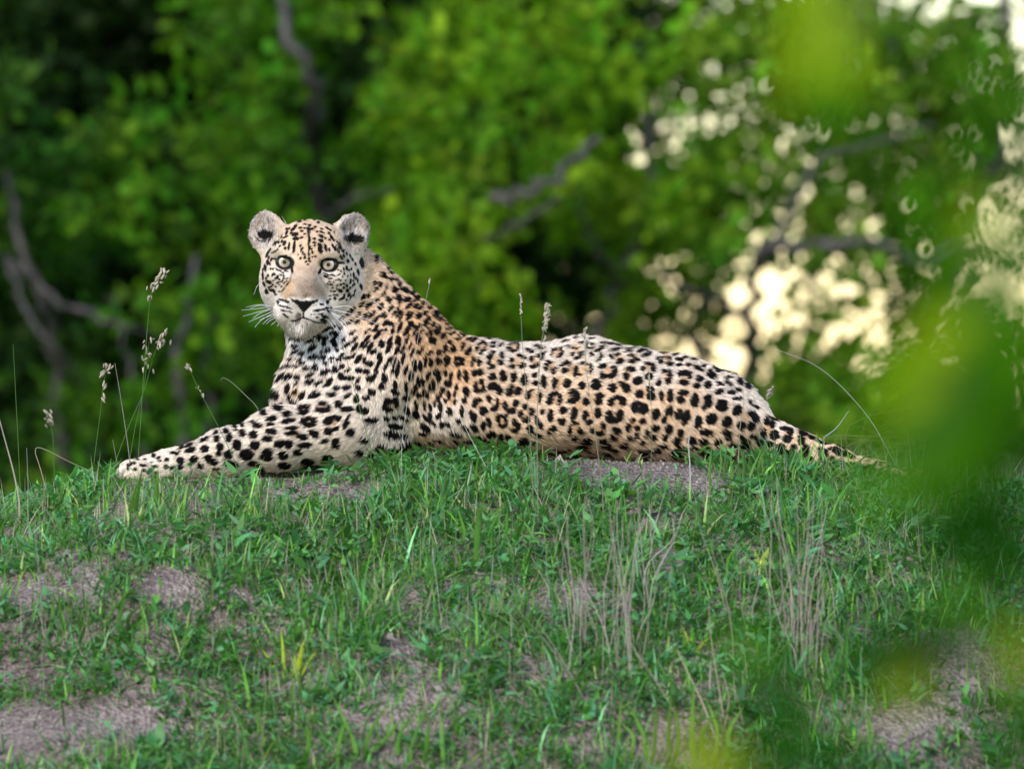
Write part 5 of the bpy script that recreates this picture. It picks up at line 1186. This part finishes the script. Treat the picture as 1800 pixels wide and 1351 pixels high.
tree('thin_tree', 'grey branching tree with sparse leaves and sky showing through, above the rump', f,
     [clump(1290, 120, 25.5, 190, 150, 0.6, 1.22), clump(1180, 330, 25.5, 130, 110, 0.5, 1.22), clump(1290, 340, 25.5, 150, 90, 0.5, 1.02), clump(1210, 440, 25.3, 150, 70, 0.4, 1.02), clump(1420, 360, 25.8, 130, 80, 0.4, 0.55), clump(1330, 520, 25.5, 160, 90, 0.4, 0.80), clump(1250, 600, 25.5, 150, 70, 0.4, 0.78), clump(1420, 630, 25.5, 130, 60, 0.4, 0.69), clump(1440, 720, 25.5, 220, 70, 0.5, 1.22), clump(1450, 190, 25.8, 140, 110, 0.5, 1.33), clump(1500, 450, 25.6, 150, 60, 0.4, 0.61), clump(1400, 60, 25.8, 120, 90, 0.5, 1.22), clump(1150, 560, 25.6, 110, 80, 0.4, 0.61)],
     [([f, Q(1325, 720, 25.4), Q(1318, 560, 25.2), Q(1335, 450, 25), Q(1370, 420, 25)], 0.06, 0.04), ([Q(1330, 455, 25), Q(1420, 425, 24.8), Q(1520, 432, 24.8), Q(1620, 452, 25), Q(1730, 430, 25.2)], 0.045, 0.030), ([Q(1318, 560, 25.2), Q(1250, 520, 25), Q(1190, 500, 25), Q(1120, 440, 25.2)], 0.035, 0.014), ([Q(1370, 420, 25), Q(1430, 290, 25), Q(1500, 260, 25), Q(1640, 220, 25.3)], 0.028, 0.012), ([foot(1230, 25.5), Q(1222, 660, 25.4), Q(1235, 560, 25.3), Q(1290, 470, 25.2)], 0.05, 0.02)], 66, 0.062, (0.10, 0.22, 0.015), cat='tree', gap=0.33)
f = foot(1600, 27)
tree('thin_tree', 'feathery tree at the right edge with bright sky between its leaves', f,
     [clump(1560, 70, 27, 170, 120, 0.6, 1.02), clump(1640, 190, 27, 150, 90, 0.5, 1.02), clump(1560, 300, 27, 130, 80, 0.4, 1.12), clump(1590, 400, 27, 160, 60, 0.4, 0.92), clump(1600, 520, 27, 180, 80, 0.4, 0.41), clump(1710, 60, 27.4, 110, 80, 0.4, 0.82), clump(1740, 240, 27.2, 90, 110, 0.4, 0.61), clump(1560, 690, 26.5, 230, 100, 0.5, 1.33), clump(1740, 620, 26.5, 190, 170, 0.5, 1.33), clump(1770, 440, 26.8, 110, 140, 0.4, 0.43), clump(1660, 330, 26.8, 130, 110, 0.4, 0.51), clump(1640, 440, 26.8, 110, 70, 0.4, 1.02), clump(1700, 130, 26.8, 120, 100, 0.4, 0.92)],
     [([f, Q(1620, 700, 27), Q(1660, 520, 27), Q(1740, 330, 27), Q(1770, 100, 27.2), Q(1760, -80, 27.4)], 0.07, 0.045), ([Q(1740, 330, 27), Q(1690, 220, 26.8), Q(1600, 140, 26.8), Q(1540, 40, 27)], 0.03, 0.012), ([Q(1755, 220, 27), Q(1700, 130, 27), Q(1660, 20, 27)], 0.025, 0.01)], 67, 0.056, (0.09, 0.19, 0.015), cat='tree', gap=0.30)
# deeper and higher foliage: the thicket goes on behind and above
gth = 'thicket trees farther back'
lab = ['dark thicket tree filling the gaps behind the left bushes', 'dark thicket tree behind the bush with grey stems', 'dark thicket tree behind the leopard head', 'thicket tree behind the shoulders, with leaves coloured as deep shade']
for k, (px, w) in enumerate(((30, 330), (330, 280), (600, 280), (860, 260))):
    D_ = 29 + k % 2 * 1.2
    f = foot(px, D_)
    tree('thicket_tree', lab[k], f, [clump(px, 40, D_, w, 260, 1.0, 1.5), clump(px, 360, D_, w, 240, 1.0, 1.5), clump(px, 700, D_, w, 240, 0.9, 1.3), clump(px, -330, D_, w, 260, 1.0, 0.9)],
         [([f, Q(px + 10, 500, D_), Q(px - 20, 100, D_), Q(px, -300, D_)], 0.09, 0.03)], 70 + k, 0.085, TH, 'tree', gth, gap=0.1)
f = foot(1120, 31)
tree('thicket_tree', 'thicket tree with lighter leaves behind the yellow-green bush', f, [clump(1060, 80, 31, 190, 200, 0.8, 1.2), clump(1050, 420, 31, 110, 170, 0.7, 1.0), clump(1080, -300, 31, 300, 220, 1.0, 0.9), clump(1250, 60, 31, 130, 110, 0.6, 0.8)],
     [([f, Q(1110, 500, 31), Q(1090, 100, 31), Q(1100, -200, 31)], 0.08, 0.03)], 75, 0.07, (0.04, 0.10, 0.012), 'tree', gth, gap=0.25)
f = foot(1430, 33)
tree('thicket_tree', 'thicket tree with small sky gaps far behind the rump', f, [clump(1330, 240, 33, 150, 230, 0.8, 0.38), clump(1520, 120, 33, 160, 170, 0.8, 0.42), clump(1560, 330, 33, 150, 120, 0.7, 0.34), clump(1700, 300, 33, 130, 230, 0.7, 0.38), clump(1640, 600, 33, 160, 70, 0.7, 0.3)],
     [([f, Q(1425, 500, 33), Q(1450, 200, 33), Q(1430, -100, 33)], 0.06, 0.03)], 77, 0.07, (0.07, 0.15, 0.015), 'tree', gth, gap=0.36)
f = foot(1560, 30)
tree('thicket_tree', 'high crown arching over the sky gaps at the upper right', f, [clump(1420, -190, 30, 330, 150, 0.9, 0.8), clump(1750, -230, 30, 300, 170, 0.9, 0.8), clump(1600, -520, 30, 520, 220, 1.1, 0.8), clump(2050, 0, 30, 200, 420, 0.9, 0.9)],
     [([foot(1960, 30), Q(1950, 500, 30), Q(1880, 100, 30), Q(1700, -200, 30)], 0.11, 0.05)], 76, 0.07, MD, 'tree', gth, gap=0.3)
# the same thicket beyond both sides of the view
def copy_tree(src, dx, dy, turn, label):
    c = src.copy(); C.objects.link(c); c['label'] = label
    c.location = src.location + Vector((dx, dy, 0)); c.location.z = float(height(c.location.x, c.location.y)); c.rotation_euler = (0, 0, R(turn))
    for ch in list(src.children):
        k = ch.copy(); C.objects.link(k); k.parent = c
    return c
thick = [o for o in C.objects if o.name.startswith('thicket_tree') and o.parent is None]
bushy = [o for o in C.objects if o.name.startswith('leafy_bush') and o.parent is None]
for k, (src, dx, dy, tn, lb) in enumerate([(thick[0], -3.0, 1.0, 50, 'first thicket tree beyond the left edge of the view'), (thick[1], -6.2, 0.0, 130, 'second thicket tree beyond the left edge of the view'), (thick[2], -10.0, 1.5, 200, 'third thicket tree beyond the left edge of the view'),
        (bushy[1], -4.2, -1.0, 70, 'first leafy bush beyond the left edge of the view'), (bushy[2], -7.6, -0.5, 160, 'second leafy bush beyond the left edge of the view'),
        (thick[3], 6.2, 2.0, 80, 'first thicket tree beyond the right edge of the view'), (thick[1], 9.6, 1.0, 250, 'second thicket tree beyond the right edge of the view'), (bushy[3], 6.0, 0.5, 110, 'first leafy bush beyond the right edge of the view'), (bushy[2], 8.6, 1.5, 300, 'second leafy bush beyond the right edge of the view')]):
    copy_tree(src, dx, dy, tn, lb)
print('trees', round(time.time() - T0, 1), 's')

# low far scrub along the horizon, right
f = foot(1500, 36)
tree('leafy_bush', 'low scrub on the ground beyond the tail', f, [clump(1400, 760, 36, 300, 70, 0.8, 1.0), clump(1750, 740, 36, 260, 80, 0.8, 1.0), clump(1080, 740, 36, 200, 90, 0.8, 1.0)], [([f, Q(1495, 760, 36), Q(1480, 720, 36)], 0.04, 0.02)], 78, 0.08, (0.10, 0.20, 0.03), group=gbk)

# ------------------------------------------------------------------ leaves hanging close to the lens
def near_leaf_mesh(L_, wdt, r):
    n = 9; t = np.linspace(0, 1, n); w = wdt * np.sin(np.pi * t ** 0.8) ** 0.8 * 0.5; w[0] = w[-1] = 0.0004
    cup = 0.18 * w; sag = -0.12 * L_ * t ** 2
    V = np.stack([np.stack([-w, t * L_, sag + cup], -1), np.stack([0 * t, t * L_, sag], -1), np.stack([w, t * L_, sag + cup], -1)], 1).reshape(-1, 3)
    k = np.arange(n - 1)[:, None] * 3
    return V, np.concatenate([k + np.array([0, 1, 4, 3]), k + np.array([1, 2, 5, 4])])

def near_branch(label, twig, leaves, seed, rad=0.0025):
    """leaves: column, row, length mm, direction in degrees in the picture, tilt, colour"""
    r = np.random.default_rng(seed)
    path = spline([Q(*p) for p in twig], 16)
    e = empty('leafy_branch', path[0]); tag(e, label, 'branch', 'out of focus branches close to the lens')
    V_, F_ = tube(path, np.linspace(rad, rad * 0.5, 16), 6); B = Build(); B.add(V_, F_); B.obj('twig', M_BARK, e, path[0])
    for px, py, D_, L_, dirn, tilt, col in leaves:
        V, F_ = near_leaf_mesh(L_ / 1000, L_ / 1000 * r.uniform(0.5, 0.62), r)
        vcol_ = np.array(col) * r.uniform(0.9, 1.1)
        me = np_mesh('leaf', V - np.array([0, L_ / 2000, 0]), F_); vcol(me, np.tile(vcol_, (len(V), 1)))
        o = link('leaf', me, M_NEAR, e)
        M_ = Matrix.Rotation(R(90), 4, 'X')
        M_ = Matrix.Rotation(R(90 - dirn), 4, 'Y') @ M_
        M_ = Matrix.Rotation(R(tilt), 4, 'X') @ Matrix.Rotation(R(r.uniform(-25, 25)), 4, 'Z') @ M_
        M_.translation = Vector(Q(px, py, D_)) - Vector(path[0])
        o.matrix_local = M_
        base_pt = np.array(Vector(path[0]) + M_ @ Vector((0, -L_ / 2000, 0)))
        near_pt = path[np.argmin(np.linalg.norm(path - base_pt, axis=1))]
        sp_, sf_ = tube(spline([near_pt, (near_pt + base_pt) / 2 + np.array([0, 0, 0.004]), base_pt], 6), 0.0008, 5)
        S_ = Build(); S_.add(sp_, sf_, np.array(LG) * 0.8); S_.obj('leaf_stalk', M_NEAR, e, path[0])
    return e
LY = (0.26, 0.38, 0.008); LG = (0.055, 0.175, 0.005); LD = (0.013, 0.075, 0.004); LB = (0.20, 0.26, 0.008)  # LY brightened in place of light shining through from behind
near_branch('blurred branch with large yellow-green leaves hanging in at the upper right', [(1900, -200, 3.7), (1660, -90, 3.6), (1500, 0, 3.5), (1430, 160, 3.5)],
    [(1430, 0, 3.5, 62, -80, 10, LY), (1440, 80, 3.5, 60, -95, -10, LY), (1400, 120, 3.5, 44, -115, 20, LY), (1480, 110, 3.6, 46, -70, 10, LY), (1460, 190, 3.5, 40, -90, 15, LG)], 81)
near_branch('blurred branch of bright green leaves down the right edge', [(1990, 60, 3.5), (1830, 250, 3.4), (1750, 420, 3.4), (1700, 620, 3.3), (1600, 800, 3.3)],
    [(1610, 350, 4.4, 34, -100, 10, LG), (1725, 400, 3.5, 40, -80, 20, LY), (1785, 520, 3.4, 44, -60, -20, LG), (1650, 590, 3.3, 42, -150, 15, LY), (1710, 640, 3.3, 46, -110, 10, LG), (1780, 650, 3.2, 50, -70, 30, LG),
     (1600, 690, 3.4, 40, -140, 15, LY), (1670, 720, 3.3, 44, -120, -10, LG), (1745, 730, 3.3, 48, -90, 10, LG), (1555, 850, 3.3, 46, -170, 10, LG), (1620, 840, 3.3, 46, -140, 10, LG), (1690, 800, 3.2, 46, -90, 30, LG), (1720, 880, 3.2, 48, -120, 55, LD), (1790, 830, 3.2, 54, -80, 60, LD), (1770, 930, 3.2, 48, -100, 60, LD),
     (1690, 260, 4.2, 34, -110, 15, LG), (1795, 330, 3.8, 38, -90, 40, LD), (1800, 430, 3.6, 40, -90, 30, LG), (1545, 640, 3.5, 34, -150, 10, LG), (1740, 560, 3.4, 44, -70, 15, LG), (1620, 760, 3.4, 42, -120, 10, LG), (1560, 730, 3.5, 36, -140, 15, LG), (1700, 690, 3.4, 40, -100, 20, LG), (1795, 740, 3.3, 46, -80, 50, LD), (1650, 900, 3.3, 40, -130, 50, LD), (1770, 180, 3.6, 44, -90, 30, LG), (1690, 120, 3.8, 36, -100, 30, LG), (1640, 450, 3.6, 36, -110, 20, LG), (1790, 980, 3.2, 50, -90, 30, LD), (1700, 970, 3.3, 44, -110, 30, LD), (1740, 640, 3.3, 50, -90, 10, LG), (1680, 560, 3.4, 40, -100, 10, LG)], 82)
near_branch('blurred dark green sprig at the lower right corner', [(1960, 1250, 3.5), (1840, 1160, 3.5), (1700, 1120, 3.4), (1600, 1140, 3.4), (1540, 1170, 3.4)],
    [(1685, 1060, 3.5, 34, 110, 10, LG), (1650, 960, 3.7, 32, 100, 60, LD), (1560, 1150, 3.4, 54, 190, 20, LD), (1590, 1215, 3.4, 34, 220, 10, LB), (1640, 1130, 3.4, 46, 170, 20, LD), (1610, 1170, 3.4, 44, 200, 30, LD), (1790, 1170, 3.3, 42, -90, 10, LB), (1790, 1290, 3.2, 56, -90, 20, LD), (1770, 1050, 3.5, 36, 80, 50, LD)], 83)
near_branch('blurred leaf pair rising from the bottom edge right of centre', [(1440, 1480, 3.6), (1410, 1330, 3.6), (1380, 1220, 3.6), (1330, 1150, 3.6)],
    [(1318, 1140, 3.6, 36, 130, 10, LG), (1370, 1215, 3.6, 48, 115, 20, LD), (1395, 1290, 3.5, 50, 100, 20, LD), (1240, 1335, 3.5, 46, 160, 5, LB), (1320, 1345, 3.5, 40, 180, 45, LD), (1500, 1345, 3.5, 44, 20, 50, LD)], 84)
print('done', round(time.time() - T0, 1), 's')
